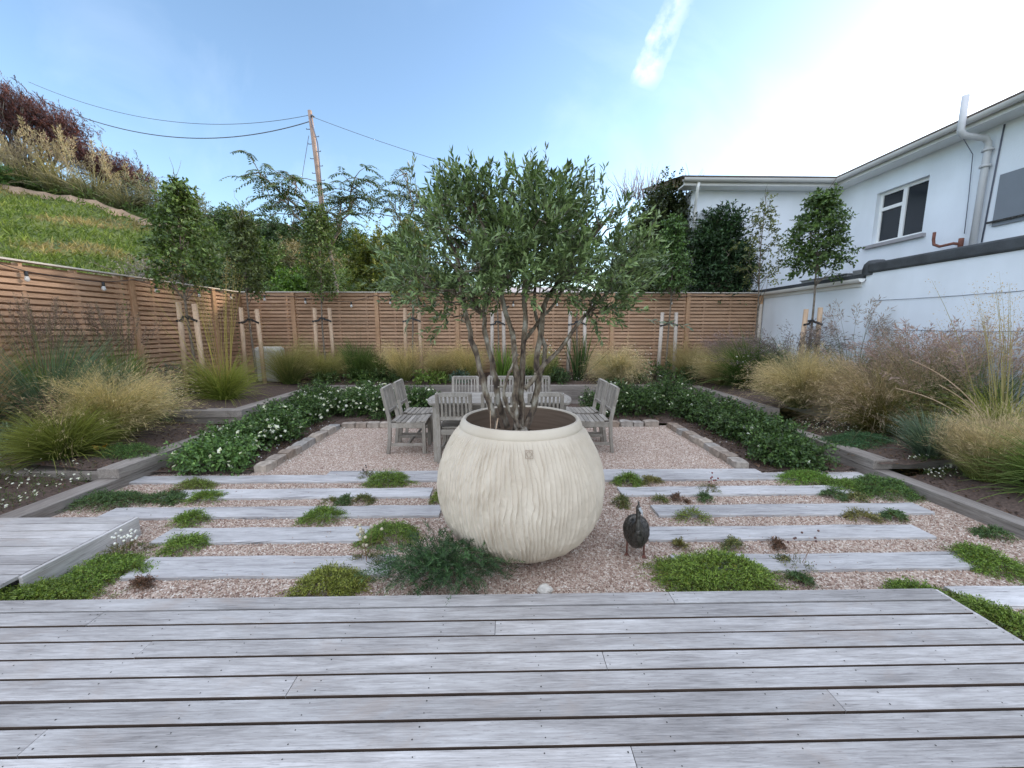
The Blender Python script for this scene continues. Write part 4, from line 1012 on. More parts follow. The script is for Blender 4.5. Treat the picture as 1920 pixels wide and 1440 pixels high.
greengrass('upright bright green iris leaves between the olive stems', -.02, 8.4, .80, 110, (.06, .11, .015), (.15, .21, .05), 14, 14, .14, .022)
feather('green-gold feather grass behind the right olive stems', .75, 8.5, .62, 700, (0, 0), 24, 50, (.09, .12, .03), (.32, .28, .12), .12)
greengrass('dark upright sword leaves right of the olive stems', 1.62, 8.4, 1.0, 90, (.02, .035, .012), (.07, .11, .03), 13, 14, .11, .026, (-.08, 0))
feather('rounded blond and blue-green feather grass in the middle of the back bed', 2.42, 8.35, .84, 1600, (-.35, -.1), 34, 88, (.15, .18, .11), (.56, .42, .27), .12, tipp=.8)
feather('brown feather grass at the foot of the ivy tree stakes', 4.05, 8.45, .78, 900, (0, 0), 20, 40, (.10, .085, .035), (.34, .26, .14), .13, tipp=1.5)
for lab, x, y, r, cA, cB, fl in [('low bright green leafy perennial behind the left far chair', -1.55, 8.22, (.42, .18, .14), (.05, .10, .015), (.16, .22, .04), None),
    ('dark leafy perennial behind the back wall, below the moor grass', -3.1, 8.28, (.40, .2, .18), (.025, .055, .012), (.09, .14, .03), (6, .022, (.7, .66, .2))),
    ('low leafy perennial with tiny yellow blooms at the back wall corner', -3.85, 8.25, (.3, .16, .14), (.03, .06, .015), (.10, .14, .04), (10, .02, (.72, .7, .4))),
    ('dark drooping perennial right of the olive stems on the back wall', 1.22, 8.26, (.28, .18, .16), (.02, .045, .015), (.07, .11, .035), None),
    ('dark leafy perennial with white blooms before the ivy tree', 3.35, 8.3, (.40, .25, .26), (.02, .045, .014), (.08, .13, .03), (14, .03, (.8, .78, .75))),
    ('small blue-green perennial behind the middle far chair', -.95, 8.28, (.2, .15, .16), (.04, .075, .05), (.10, .15, .10), None),
    ('dark green perennial filling the bed left of the straw grass', -2.55, 8.3, (.3, .2, .2), (.025, .05, .014), (.085, .13, .035), None),
    ('dark green perennial under the rounded blond grass', 2.75, 8.28, (.35, .2, .17), (.02, .045, .014), (.08, .12, .03), (8, .025, (.8, .78, .72))),
    ('dark glossy perennial below the brown feather grass at the back right', 4.0, 8.2, (.3, .22, .2), (.02, .045, .014), (.07, .11, .03), None),
    ('leafy green perennial left of the dark sword leaves', .95, 8.62, (.35, .2, .3), (.03, .06, .015), (.10, .15, .04), None),
    ('bronze-green perennial between the white wall and the silver grass', 5.5, 5.7, (.35, .3, .34), (.05, .05, .025), (.14, .12, .06), None),
    ('dark green perennial behind the wide pinkish-blond grass', 5.3, 5.0, (.4, .35, .42), (.03, .05, .02), (.09, .13, .045), None),
    ('leafy dark green perennial at the left fence behind the reed grass', -5.55, 4.25, (.35, .4, .36), (.03, .05, .02), (.095, .13, .05), None),
    ('green perennial spreading between the reed grass and the blond grass', -5.05, 5.45, (.34, .3, .24), (.03, .055, .02), (.10, .14, .05), (6, .03, (.8, .78, .74))),
    ('small dark green perennial between iris and golden grass', .4, 8.3, (.22, .16, .16), (.03, .06, .015), (.09, .14, .03), None)]:
    bush('leafy_perennial', lab, 'perennial', (x, y, gz(x, y) + r[2] * .75), r, 22, 9, .11, 7, .045, .024, cA, cB, 'leafy perennials', trunk=False, flower=fl)
def gaura(label, x, y, H, n=22, col=(.82, .78, .78)):
    def fn(root):
        mb = MB(); pts = grass(mb, n * 3, (0, 0, 0), .12, H * .75, 24, 30, .006, (.05, .08, .02), (.12, .15, .05)); pts = grass(mb, n, (0, 0, 0), .08, H, 20, 18, .0035, (.14, .10, .06), (.2, .1, .08))
        P = pts.reshape(-1, 3); P = P[P[:, 2] > H * .1]; sprigs(mb, P[:n * 3], rng.normal(size=(min(len(P), n * 3), 3)) * .5 + [0, 0, .6], .08, 6, .035, .011, .7, (.04, .07, .02), (.12, .16, .05))
        mb.build('stems', M['blade'], root)
        q = np.concatenate([pts[:, -1], pts[:, -2] + rng.normal(0, .02, (n, 3))]); blooms(root, q, .045, col)
    return tuft('gaura', label, 'flower', x, y, fn, 'gauras')
gaura('white gaura on thin stems behind the right olive stems', .95, 8.3, .85)
gaura('white gaura in front of the dark arching grass on the right', 4.62, 7.3, .62, 14)
gaura('white gaura among the dark grass at the right stake', 5.35, 7.1, .75, 14, (.8, .70, .70))
gaura('white gaura by the sword leaves below the olive crown', 2.95, 8.4, .75, 12)
# ---- right bed
def mist(label, x, y, H, n, lean, cP, m=60, out=.09, cS=(.12, .09, .06), blades=True, spread=24):
    def fn(root):
        mb = MB(); grass(mb, 900, (0, 0, 0), .15, H * .85, 22, 45, .006, (.04, .07, .02), (.13, .16, .05)); mb.build('blades', M['blade'], root)
        mb = MB(); plumes(mb, int(n * 1.7), (0, 0, 0), .13, H, spread, 35, .42, m, .034, .0085, out, cS, cP, lean, .0035); mb.build('seed_heads', M['blade'], root)
    return tuft('misty_grass', label, 'ornamental grass', x, y, fn, 'misty flowered grasses')
mist('hazy purple-pink flowering grass before the right end of the back fence', 5.05, 8.35, 1.05, 150, (-.25, 0), (.26, .19, .19))
greengrass('large dark green arching grass at the inner corner of the right bed', 4.75, 7.35, 1.05, 1200, (.018, .035, .01), (.08, .125, .03), 34, 75, .16, .008, (-.12, 0))
feather('blond feather grass arching left at the right end of the back wall', 4.55, 7.85, .78, 1000, (-.6, 0), 26, 75, (.09, .09, .03), (.40, .31, .18), .11)
feather('low brown feather grass below the white wall left of the dense tree', 5.35, 7.6, .72, 800, (-.05, 0), 26, 55, (.09, .075, .03), (.29, .22, .12), .14)
def silver(label, x, y, H, n, lean, cP, droop=40, frac=.2, m=44, cl=.05, nb=300):
    def fn(root):
        mb = MB(); grass(mb, nb, (0, 0, 0), .14, H * .7, 18, 50, .009, (.035, .055, .025), (.12, .16, .09)); mb.build('blades', M['blade'], root)
        mb = MB(); plumes(mb, int(n * 1.5), (0, 0, 0), .14, H, 17, droop, frac, int(m * 1.3), cl * 1.25, .010, .055, (.10, .10, .07), cP, lean, .006, nod=.35); mb.build('seed_heads', M['blade'], root)
    return tuft('silver_grass', label, 'ornamental grass', x, y, fn, 'tall silver grasses')
silver('dark arching silver grass with drooping heads left of the dense tree', 5.15, 6.75, 1.30, 40, (-.2, 0), (.13, .10, .10), 70, .4, 40)
silver('blue-green silver grass with upright plumes before the white wall', 5.55, 6.0, 1.40, 18, (.1, 0), (.24, .19, .18), 28, .22)
silver('silver grass with feathery pinkish plumes at the middle of the white wall', 5.5, 5.1, 1.30, 34, (-.05, -.05), (.34, .24, .23), 40, .42, 60)
mist('pinkish brown moor grass mass against the white wall', 5.35, 4.75, 1.22, 120, (-.2, 0), (.32, .24, .19), 60, .10)
silver('tall grey stemmed silver grass with pink plumes near the right picture edge', 5.6, 4.35, 1.42, 34, (-.05, 0), (.38, .27, .26), 35, .4, 60)
oat('airy golden oat grass above the right picture edge', 5.3, 3.85, 30, .8, (-.1, 0), 1.75, (.30, .25, .12))
feather('blond feather grass flopping left over the right bed edge', 4.4, 5.55, .82, 1500, (-.75, -.05), 24, 72, (.085, .085, .03), (.45, .34, .21), .12)
feather('wide pinkish-blond feather grass in the middle of the right bed', 4.95, 4.95, 1.0, 1800, (-.4, 0), 32, 66, (.07, .07, .018), (.42, .30, .22), .17, tipp=1.8)
greengrass('rusty green grass skirt under the pinkish-blond feather grass', 4.85, 4.72, .66, 900, (.055, .05, .012), (.19, .16, .05), 42, 60, .15, .006)
feather('pale upright feather grass nearest the right picture edge', 4.62, 3.45, .57, 1200, (.05, 0), 18, 38, (.12, .11, .03), (.44, .33, .22), .12, tipp=1.5)
greengrass('lush green grass at the right picture edge beside the pale feather grass', 4.75, 3.05, .62, 800, (.04, .07, .015), (.16, .21, .06), 40, 70, .12, .007)
greengrass('blue-green grass leaning left between two feather grasses on the right', 4.5, 3.85, .55, 420, (.05, .075, .05), (.13, .17, .12), 30, 45, .1, .007, (-.2, 0))
bush('yellow_flowered_bush', 'dark bush with small yellowish blooms below the pink plumes', 'shrub', (5.2, 4.45, gz(5.2, 4.45) + .36), (.40, .3, .36), 34, 10, .14, 8, .04, .015, (.035, .055, .015), (.11, .13, .035), 'bed shrubs', flower=(16, .03, (.6, .5, .2)))
bush('silver_artemisia', 'silver-grey feathery artemisia behind the rusty green grass', 'shrub', (5.25, 5.35, gz(5.25, 5.35) + .25), (.34, .22, .24), 24, 9, .16, 12, .03, .006, (.13, .18, .16), (.30, .36, .33), 'bed shrubs', up=.4)
bush('dark_perennial', 'dark green perennial at the foot of the dense tree', 'perennial', (5.6, 6.5, gz(5.6, 6.5) + .22), (.4, .3, .25), 24, 9, .12, 7, .05, .02, (.02, .045, .02), (.06, .11, .04), 'bed shrubs', trunk=False, flower=(10, .03, (.7, .55, .55)))
mb = MB()
for x0, y0, e in [(5.25, 3.75, (4.62, 4.3, 1.22)), (5.2, 3.7, (4.55, 3.9, .98)), (5.1, 3.4, (4.75, 3.3, .95)), (5.2, 3.8, (4.4, 4.2, .9))]: mb.tube(branch_path((x0, y0, gz(x0, y0)), e, .12, .0, 9), np.linspace(.007, .003, 9), 5)
tag(mb.build('fallen_stalks', M['stake']), 'long yellow grass stalks leaning left across the right bed', 'stalks')

# ---- white roses, one bush after another
def rose(x, y, r, lab, nf, cA=(.024, .052, .014), cB=(.085, .14, .036), light=0, buds=None):
    r = (r[0] * .96, r[1] * .96, r[2] * .78)
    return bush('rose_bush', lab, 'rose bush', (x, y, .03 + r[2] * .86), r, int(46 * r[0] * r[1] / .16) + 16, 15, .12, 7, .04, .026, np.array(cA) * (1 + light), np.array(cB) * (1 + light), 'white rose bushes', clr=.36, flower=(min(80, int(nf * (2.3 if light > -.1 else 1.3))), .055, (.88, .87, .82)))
RL = [(-3.22, 4.22, (.50, .32, .17), 'low yellow-green rose bush nearest the deck, left of the dining gravel', 10, .55), (-3.38, 4.72, (.42, .34, .23), 'white rose bush second from the deck on the left', 18, .2), (-3.25, 5.2, (.44, .34, .25), 'white rose bush halfway along the left bed', 20, .1),
      (-3.42, 5.75, (.36, .34, .28), 'white rose bush beside the dark left cross beams', 18, .05), (-3.3, 6.3, (.42, .36, .30), 'white rose bush at the far end of the left stone row', 22, 0), (-3.35, 7.0, (.44, .4, .34), 'white rose bush in the back left corner of the sunken bed', 20, 0),
      (-2.7, 6.85, (.42, .34, .34), 'white rose bush with the biggest blooms left of the left chairs', 26, 0), (-2.05, 6.75, (.40, .32, .30), 'white rose bush right behind the left chairs', 22, -.05), (-2.6, 7.4, (.5, .32, .36), 'white rose bush against the back wall left of the chairs', 18, 0), (-1.6, 7.2, (.42, .3, .3), 'white rose bush behind the far left chair', 10, 0),
      (1.75, 6.75, (.42, .32, .30), 'white rose bush right behind the right chairs', 8, -.2), (2.45, 6.8, (.44, .34, .32), 'white rose bush beyond the back stone row on the right', 8, -.2), (2.2, 7.35, (.5, .32, .36), 'white rose bush against the back wall right of the chairs', 6, -.2), (3.1, 7.2, (.5, .4, .40), 'tall white rose bush in the back right corner of the sunken bed', 10, -.15),
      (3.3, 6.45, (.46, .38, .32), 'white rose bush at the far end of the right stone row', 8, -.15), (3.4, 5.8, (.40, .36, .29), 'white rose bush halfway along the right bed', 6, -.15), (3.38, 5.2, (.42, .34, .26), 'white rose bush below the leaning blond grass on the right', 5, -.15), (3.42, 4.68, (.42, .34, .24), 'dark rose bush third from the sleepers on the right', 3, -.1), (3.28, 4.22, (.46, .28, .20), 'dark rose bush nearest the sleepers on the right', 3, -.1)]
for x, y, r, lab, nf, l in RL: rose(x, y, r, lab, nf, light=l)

# ---- creeping plants in the gravel
def mat_plant(name, label, x, y, rx, ry, h, n, cA, cB, ll=.013, lw=.0055, nl=9, sl=.07, z0=.0, group='creeping thyme mats', cat='ground cover plant', flower=None, trail=.35):
    mb = MB(); o = (x, y, z0)
    k = max(4, int(n / 26)); cc = rng.uniform(-1, 1, (k, 2)); cc = cc / np.maximum(1, np.linalg.norm(cc, axis=1, keepdims=True)) * .85
    q = np.repeat(cc, n // k + 1, 0)[:n] + rng.normal(0, .26, (n, 2)); d = np.linalg.norm(q, axis=1)
    z = h * np.clip(1 - d ** 2 * .75, .08, 1) * (.45 + .75 * noise(np.stack([q[:, 0] * 3 + x * 9, q[:, 1] * 3 + y * 9, d * 0], 1), 5)) * rng.uniform(.25, 1, n) ** .5
    P = np.stack([q[:, 0] * rx, q[:, 1] * ry, z], 1)
    D = np.stack([q[:, 0] * .9 + rng.normal(0, .45, n), q[:, 1] * .9 + rng.normal(0, .45, n), .25 + .7 * (1 - np.clip(d, 0, 1)) + rng.normal(0, .15, n)], 1)
    sprigs(mb, P, D, sl * rng.uniform(.5, 1.2, n), nl, ll, lw, .8, cA, cB, .35, .1, .25, vary=.4, stem=((.10, .08, .04), .0012))
    k3 = n // 4; q3 = rng.uniform(0, n, k3).astype(int)
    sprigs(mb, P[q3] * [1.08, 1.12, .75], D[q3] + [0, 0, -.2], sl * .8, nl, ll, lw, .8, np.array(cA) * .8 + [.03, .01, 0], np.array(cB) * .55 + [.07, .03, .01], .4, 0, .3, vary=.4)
    if flower:
        m_, sz, col, hh = flower
        pts = grass(mb, m_, (0, 0, h * .3), min(rx, ry) * .7, hh, 12, 10, .0028, (.17, .10, .07), (.2, .12, .08), K=3)
        e = pts[:, -1]
        for p in e: mb.lathe([(.0, -sz), (sz * .8, -sz * .6), (sz, 0), (sz * .7, sz * .7), (0, sz)], p, 7, np.array(col) * rng.uniform(.8, 1.2))
    return tag(mb.build(name, M['leaf'], loc=o), label, cat, group)
TY1, TY2 = (.04, .075, .012), (.15, .21, .035)
TD1, TD2 = (.025, .05, .016), (.075, .115, .04)
TR1, TR2 = (.05, .03, .018), (.13, .07, .045)
TB1, TB2 = (.06, .06, .018), (.17, .15, .05)
MATS = [('trailing dark green mat against the low left beam', -3.55, 3.34, .38, .14, .10, 520, TD1, TD2), ('thin end of the trailing mat reaching toward the sleepers on the left', -3.12, 3.42, .18, .07, .05, 130, TD1, TD2),
 ('small dark tuft left of the fourth left sleeper', -3.0, 3.36, .08, .06, .045, 70, TD1, TD2), ('tiny red-brown tuft above the small dark tuft on the left', -3.12, 3.52, .06, .04, .025, 40, TR1, TR2),
 ('olive mat sprawled at the left end of the top gravel strip', -3.1, 3.7, .2, .08, .05, 160, TB1, TY2), ('bright thyme mat over the left part of the fourth left sleeper', -2.74, 3.40, .15, .09, .07, 180, TY1, TY2),
 ('bright thyme mat between third and fourth left sleepers', -2.55, 2.97, .12, .1, .08, 150, TY1, TY2), ('bright thyme mat at the left end of the second left sleeper', -2.3, 2.62, .14, .09, .07, 170, TY1, TY2),
 ('bright thyme mat at the middle of the third left sleeper', -1.5, 3.02, .17, .09, .08, 200, TY1, TY2), ('rounded bright thyme mat on the long sleeper left of the pot', -1.2, 3.78, .22, .13, .12, 320, TY1, TY2),
 ('bright thyme mat touching the right end of the second left sleeper', -.86, 2.70, .19, .14, .12, 330, TY1, TY2), ('small dark tuft in the gravel, left one of a pair', -1.43, 3.32, .07, .055, .06, 70, TD1, TD2),
 ('small dark tuft in the gravel, right one of a pair', -1.28, 3.33, .065, .055, .06, 70, TD1, TB2), ('tiny dark tuft left of the paired tufts', -1.6, 3.33, .03, .03, .03, 25, TD1, TB2),
 ('olive green tuft half hidden by the left side of the pot', -.58, 3.36, .08, .1, .1, 140, TB1, TY2), ('yellow-green thyme cushion at the deck edge left of the rosemary', -1.08, 2.16, .2, .13, .10, 380, (.06, .075, .012), (.20, .21, .04)),
 ('broad green mat at the left end of the main deck edge', -2.75, 2.08, .34, .10, .09, 620, (.04, .07, .012), (.15, .19, .03)), ('green mat creeping up beside the raised deck fascia', -2.58, 2.3, .16, .18, .09, 360, TY1, TY2), ('far end of the green mat stretching to the right of the raised deck', -2.42, 2.32, .14, .06, .05, 120, TY1, TY2),
 ('tiny red-brown tuft in front of the cracked left sleeper', -2.22, 2.19, .045, .03, .025, 40, TR1, TR2), ('bright thyme mat in the top gravel strip right of the pot', 1.25, 3.70, .12, .1, .1, 190, TY1, TY2),
 ('flat brownish mat beside the bright thyme right of the pot', 1.47, 3.74, .12, .05, .035, 90, TB1, TB2), ('small dark grassy tuft between the pot and the right sleepers', 1.04, 3.24, .06, .06, .08, 70, TD1, TB2),
 ('tiny grey-brown tuft, first in the row above the metal bird', 1.40, 3.30, .055, .035, .03, 40, TD1, TB2), ('tiny red tuft, second in the row above the metal bird', 1.60, 3.31, .055, .04, .035, 45, TR1, TR2), ('tiny dark tuft, third in the row above the metal bird', 1.83, 3.31, .06, .045, .045, 50, TD1, TD2),
 ('open sprawling sprig across the sleeper behind the metal bird', 1.55, 2.98, .13, .1, .05, 60, TB1, TY2), ('tiny brown tuft just right of the metal bird', 1.24, 2.53, .045, .035, .04, 40, TB1, TB2), ('tiny green tuft midway above the big right thyme mat', 1.63, 2.53, .05, .04, .055, 55, TD1, TB2), ('tiny dark red tuft near the seed heads on the right', 1.93, 2.56, .05, .035, .03, 45, TR1, TR2),
 ('big bright thyme mat at the deck edge right of the bird', 1.32, 2.20, .36, .17, .15, 1050, (.045, .08, .012), (.16, .21, .035)), ('dark grassy tuft right of the big thyme mat', 1.79, 2.13, .08, .06, .05, 80, TD1, TD2),
 ('bright green creeper over the sleepers by the right bed step', 3.1, 3.74, .3, .13, .09, 420, (.04, .085, .012), (.14, .22, .035)), ('dark green bushy mat at the foot of the right beam step', 3.62, 3.48, .28, .2, .15, 560, TD1, (.09, .15, .035)), ('end of the green creeper reaching down the right sleepers', 3.36, 3.52, .2, .13, .08, 240, TY1, (.12, .18, .035)),
 ('small dark tuft below the right creeper, larger of two', 3.05, 3.34, .09, .06, .08, 90, TD1, TD2), ('small brownish tuft below the right creeper, smaller of two', 3.25, 3.30, .07, .05, .05, 60, TD1, TB2), ('brownish mat hanging over the front of the third right sleeper', 2.95, 2.95, .11, .06, .05, 80, TB1, TB2), ('small dark tuft in front of the third right sleeper', 3.2, 2.93, .085, .06, .07, 90, TD1, TD2),
 ('dark tuft alone in the gravel near the right beam', 3.70, 2.66, .09, .07, .06, 100, TD1, TD2), ('green mat over the right end of the nearest right sleeper', 3.22, 2.32, .16, .16, .09, 330, TY1, TY2),
 ('green mat along the right side of the main deck', 2.62, 1.72, .10, .28, .08, 560, (.045, .075, .012), (.15, .20, .035)), ('small mat at the right corner of the main deck', 2.42, 2.03, .14, .05, .04, 130, TY1, TY2),
 ('dark creeping plant on the beam at the left bed step', -4.15, 4.15, .3, .14, .10, 380, TD1, (.08, .14, .03)), ('dark juniper-like creeper behind the right beam step', 4.35, 4.45, .42, .22, .13, 620, (.018, .045, .02), (.06, .12, .045))]
for (lab, x, y, rx, ry, h, n, cA, cB) in MATS:
    z0 = .02 if abs(x) < 3.8 else gz(x, y) + (.03 if abs(x) < 4.3 else 0)
    big = rx > .3 and 'juniper' in lab or 'bushy' in lab
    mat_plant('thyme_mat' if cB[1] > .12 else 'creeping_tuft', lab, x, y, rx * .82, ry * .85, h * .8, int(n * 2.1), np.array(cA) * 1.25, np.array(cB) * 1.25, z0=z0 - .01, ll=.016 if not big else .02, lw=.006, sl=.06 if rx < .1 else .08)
for lab, x, y, m_, sz, col, hh in [('pale round seed heads on thin stems by the rosemary', -.92, 2.4, 16, .011, (.50, .44, .33), .22), ('dark dried seed heads on thin stems right of the big thyme mat', 1.92, 2.30, 7, .008, (.16, .09, .08), .22), ('tiny red seed heads above the fourth right sleeper', 1.97, 3.5, 7, .009, (.22, .06, .06), .14), ('dark seed heads beside the thyme on the long left sleeper', -1.45, 3.92, 6, .008, (.09, .07, .07), .09)]:
    mat_plant('thrift_clump', lab, x, y, .08, .06, .04, 60, TD1, TB2, flower=(m_, sz, col, hh), z0=.02, group='thrift seed heads', cat='flower')
mat_plant('daisy_clump', 'small white daisies beside the raised deck fascia', -2.63, 2.52, .1, .1, .10, 160, TD1, TB2, flower=(22, .008, (.8, .78, .76), .13), group='daisies', cat='flower')
# rosemary in front of the pot
mb = MB(); P, d = blob(330, (0, .0, .08), (.32, .14, .12), power=.6)
D = np.stack([P[:, 0] * 2.2 + rng.normal(0, .35, 330), P[:, 1] * 2 + rng.normal(-.15, .35, 330), .35 + rng.uniform(0, .5, 330)], 1)
sprigs(mb, P, D, rng.uniform(.14, .3, 330), 40, .026, .0048, .75, (.014, .036, .012), (.055, .105, .036), .45, .05, .15, vary=.4, stem=((.11, .13, .09), .0018))
sprigs(mb, [(-.22, -.13, .08)], [(-.35, -.8, .25)], .15, 22, .022, .006, .7, (.07, .10, .04), (.18, .21, .1), .4)
tag(mb.build('rosemary_bush', M['leaf'], loc=(-.40, 2.20, .02)), 'dark arching rosemary bush spilling onto the deck at the foot of the pot', 'shrub')

# ---- daisies scattered in the raised beds
def daisies(n, x0, x1, y0, y1, lift, col=(.82, .80, .78), sz=.02):
    mb = MB(); x, y = rng.uniform(x0, x1, n), rng.uniform(y0, y1, n); P = np.stack([x, y, soil(x, y) + rng.uniform(.03, lift, n)], 1)
    flowers(mb, P, sz, col); m = n * 2; x, y = rng.uniform(x0, x1, m), rng.uniform(y0, y1, m)
    P = np.stack([x, y, soil(x, y)], 1); sprigs(mb, P, rng.normal(size=(m, 3)) * .4 + [0, 0, 1], lift * .9, 8, .02, .007, .8, (.03, .05, .016), (.09, .12, .04)); return mb
tag(daisies(200, -5.5, -4.05, 2.9, 3.75, .09).build('ground_cover', M['petal']), kind='stuff')
tag(daisies(220, -5.85, -4.9, 5.7, 7.4, .15).build('ground_cover', M['petal']), kind='stuff')
tag(daisies(110, 4.15, 5.1, 4.75, 5.4, .07).build('ground_cover', M['petal']), kind='stuff')
tag(daisies(60, 4.2, 4.7, 3.5, 3.85, .06).build('ground_cover', M['petal']), kind='stuff')
tag(daisies(160, 4.6, 5.9, 5.7, 7.0, .22, (.75, .6, .62)).build('ground_cover', M['petal']), kind='stuff')
tag(daisies(140, -3.8, 3.8, 8.1, 8.6, .14).build('ground_cover', M['petal']), kind='stuff')
bush('large_leaf_herb', 'broad bright leaves at the left picture edge above the raised deck', 'herb', (-4.75, 3.02, .16), (.2, .16, .11), 8, 5, .1, 4, .11, .08, (.05, .10, .02), (.12, .2, .04), None, trunk=False)
# pale trough in the far left corner
mb = MB(); mb.bar((-5.0, 8.3, .45), (-5.0, 8.3, 1.2), .5, .34, (0, 1, 0)); o = mb.build('planter_block', M['concrete'], bevel=.07)
tag(o, 'pale stone block half hidden by grass in the far left corner', 'stone block')

# ================================================================== HOUSE ON THE RIGHT
ext = thing('house_extension', 'low white rendered extension wall with dark felt edge along the right bed', 'building', (6.0, 5, 0))
def B(root, name, mat, boxes, bevel=0):
    mb = MB(); o = np.array(root.location)
    for (x0, x1, y0, y1, z0, z1) in boxes: mb.box(x0 - o[0], x1 - o[0], y0 - o[1], y1 - o[1], z0 - o[2], z1 - o[2])
    return mb.build(name, mat, root, bevel=bevel)
B(ext, 'wall', M['render'], [(6.0, 6.25, -.5, 6.45, -.1, 2.50), (6.0, 6.25, 6.45, 9.35, -.1, 2.36), (6.25, 7.95, 9.1, 9.35, -.1, 2.36)])
B(ext, 'parapet', M['felt'], [(5.965, 6.28, -.5, 6.42, 2.47, 2.635)], .03)
mb = MB(); mb.lathe([(.0, .60), (.10, .585), (.15, .53), (.165, .45), (.165, .34)], (0, 0, 0), 20); mb.build('parapet_end', M['felt'], ext, loc=(.13, 1.44, 2.1))
B(ext, 'roof', M['felt'], [(5.93, 8.0, 6.47, 9.36, 2.40, 2.47), (6.28, 8.0, -.5, 6.47, 2.44, 2.52)])
mb = MB()  # half-round gutter with fascia
t = np.linspace(np.pi, 2 * np.pi, 9); a0, a1 = 6.44 - 5, 9.2 - 5
for r_ in (.062, .056):
    v = [( -.075 + r_ * math.cos(q), y, 2.395 + r_ * math.sin(q)) for y in (a0, a1) for q in t]; mb.add(v, [(i, i + 1, i + 10, i + 9) for i in range(8)], smooth=True)
mb.add([(-.075 + .06 * math.cos(q), a0 + .001, 2.395 + .06 * math.sin(q)) for q in t], [list(range(9))])
mb.build('gutter', M['upvc'], ext)
B(ext, 'fascia', M['gutter'], [(5.972, 5.998, 6.5, 9.2, 2.27, 2.398)])
sk = B(ext, 'skylight', M['leadgrey'], [(6.25, 7.3, 6.6, 7.0, 2.47, 2.6), (6.25, 7.3, 7.1, 8.2, 2.47, 2.56), (6.22, 7.33, 7.08, 8.22, 2.56, 2.575)], .01)
mb = MB()
for (p, q) in [((-.012, 1.3, 2.02), (-.012, -2.0, 2.0)), ((-.012, 1.0, 1.55), (-.012, -2.0, 1.53))]: mb.tube(branch_path(p, q, -.004, .004, 12), .0035, 4)
mb.build('trellis_wire', M['wire'], ext)

house = thing('house', 'two-storey white rendered house with white eaves and gutters behind the right wall', 'building', (8, 9.6, 0))
EZ = 4.93
B(house, 'wall', M['render'], [(8.0, 8.07, -1.5, 5.05, 2.3, EZ - .1)])
B(house, 'wall', M['render'], [(8.0, 8.3, 6.75, 7.55, 2.3, EZ - .1), (8.0, 8.3, 8.58, 9.85, 2.3, EZ - .1), (8.0, 8.3, 7.55, 8.58, 2.3, 3.38), (8.0, 8.3, 7.55, 8.58, 4.44, EZ - .1), (8.0, 8.3, 5.05, 6.75, 2.3, EZ - .1), (4.45, 8.0, 9.6, 9.85, -.1, EZ - .1), (4.45, 4.7, 9.85, 14, -.1, EZ - .1)])
B(house, 'soffit', M['upvc'], [(7.66, 8.0, -1.5, 9.26, EZ - .1, EZ - .07), (4.12, 8.0, 9.26, 9.6, EZ - .1, EZ - .07)])
B(house, 'fascia', M['gutter'], [(7.635, 7.66, -1.5, 9.235, EZ - .115, EZ + .02), (4.10, 7.66, 9.235, 9.26, EZ - .115, EZ + .02)])
def half_gutter(mb, p0, p1, side):
    p0, p1, side = np.array(p0), np.array(p1), np.array(side); t = np.linspace(np.pi, 2 * np.pi, 9)
    for r_ in (.066, .06):
        v = [p + side * (r_ * math.cos(q)) + np.array([0, 0, r_ * math.sin(q)]) for p in (p0, p1) for q in t]; mb.add(v, [(i, i + 1, i + 10, i + 9) for i in range(8)], smooth=True)
H0 = np.array([8, 9.6, 0])
mb = MB(); half_gutter(mb, np.array([7.56, -1.5, EZ + .01]) - H0, np.array([7.56, 9.2, EZ + .01]) - H0, (1, 0, 0)); half_gutter(mb, np.array([4.05, 9.165, EZ + .01]) - H0, np.array([7.56, 9.165, EZ + .01]) - H0, (0, 1, 0)); mb.build('gutter', M['gutter'], house)
mb = MB()
mb.add(np.array([(7.5, -1.5, EZ + .05), (7.5, 9.1, EZ + .05), (10.5, 12.1, EZ + .75), (10.5, -1.5, EZ + .75), (7.5, -1.5, EZ + .02), (7.5, 9.1, EZ + .02)]) - H0, [(0, 1, 2, 3), (4, 5, 1, 0)])
mb.add(np.array([(4.0, 9.1, EZ + .05), (7.5, 9.1, EZ + .05), (10.5, 12.1, EZ + .75), (4.0, 12.1, EZ + .75), (4.0, 9.1, EZ + .02), (7.5, 9.1, EZ + .02)]) - H0, [(0, 3, 2, 1), (4, 0, 1, 5)])
mb.build('roof', M['slate'], house)
mb = MB(); mb.tube(np.array([(4.42, 9.2, EZ - .05), (4.42, 9.24, EZ - .18), (4.52, 9.5, EZ - .42), (4.55, 9.56, EZ - .5), (4.55, 9.56, 2.4)]) - H0, .034, 10); mb.build('downpipe', M['upvc'], house)
# window
wy0, wy1, wz0, wz1 = 7.55, 8.58, 3.38, 4.44
win = B(house, 'window', M['upvc'], [(8.09, 8.15, wy0, wy1, wz1 - .06, wz1), (8.09, 8.15, wy0, wy1, wz0, wz0 + .06), (8.09, 8.15, wy0, wy0 + .055, wz0 + .06, wz1 - .06), (8.09, 8.15, wy1 - .055, wy1, wz0 + .06, wz1 - .06), (8.085, 8.15, 8.02, 8.10, wz0 + .06, wz1 - .06), (8.08, 8.15, 8.10, wy1 - .055, 4.06, 4.13)], .004)
def sub(root, name, mat, boxes):
    mb = MB()
    for (x0, x1, y0, y1, z0, z1) in boxes: mb.box(x0 - 8, x1 - 8, y0 - 9.6, y1 - 9.6, z0, z1)
    return mb.build(name, mat, root)
sub(win, 'pane', M['glass'], [(8.115, 8.125, wy0 + .05, 8.03, wz0 + .05, wz1 - .05)])
sub(win, 'pane', M['glass'], [(8.115, 8.125, 8.09, wy1 - .05, wz0 + .05, 4.07)])
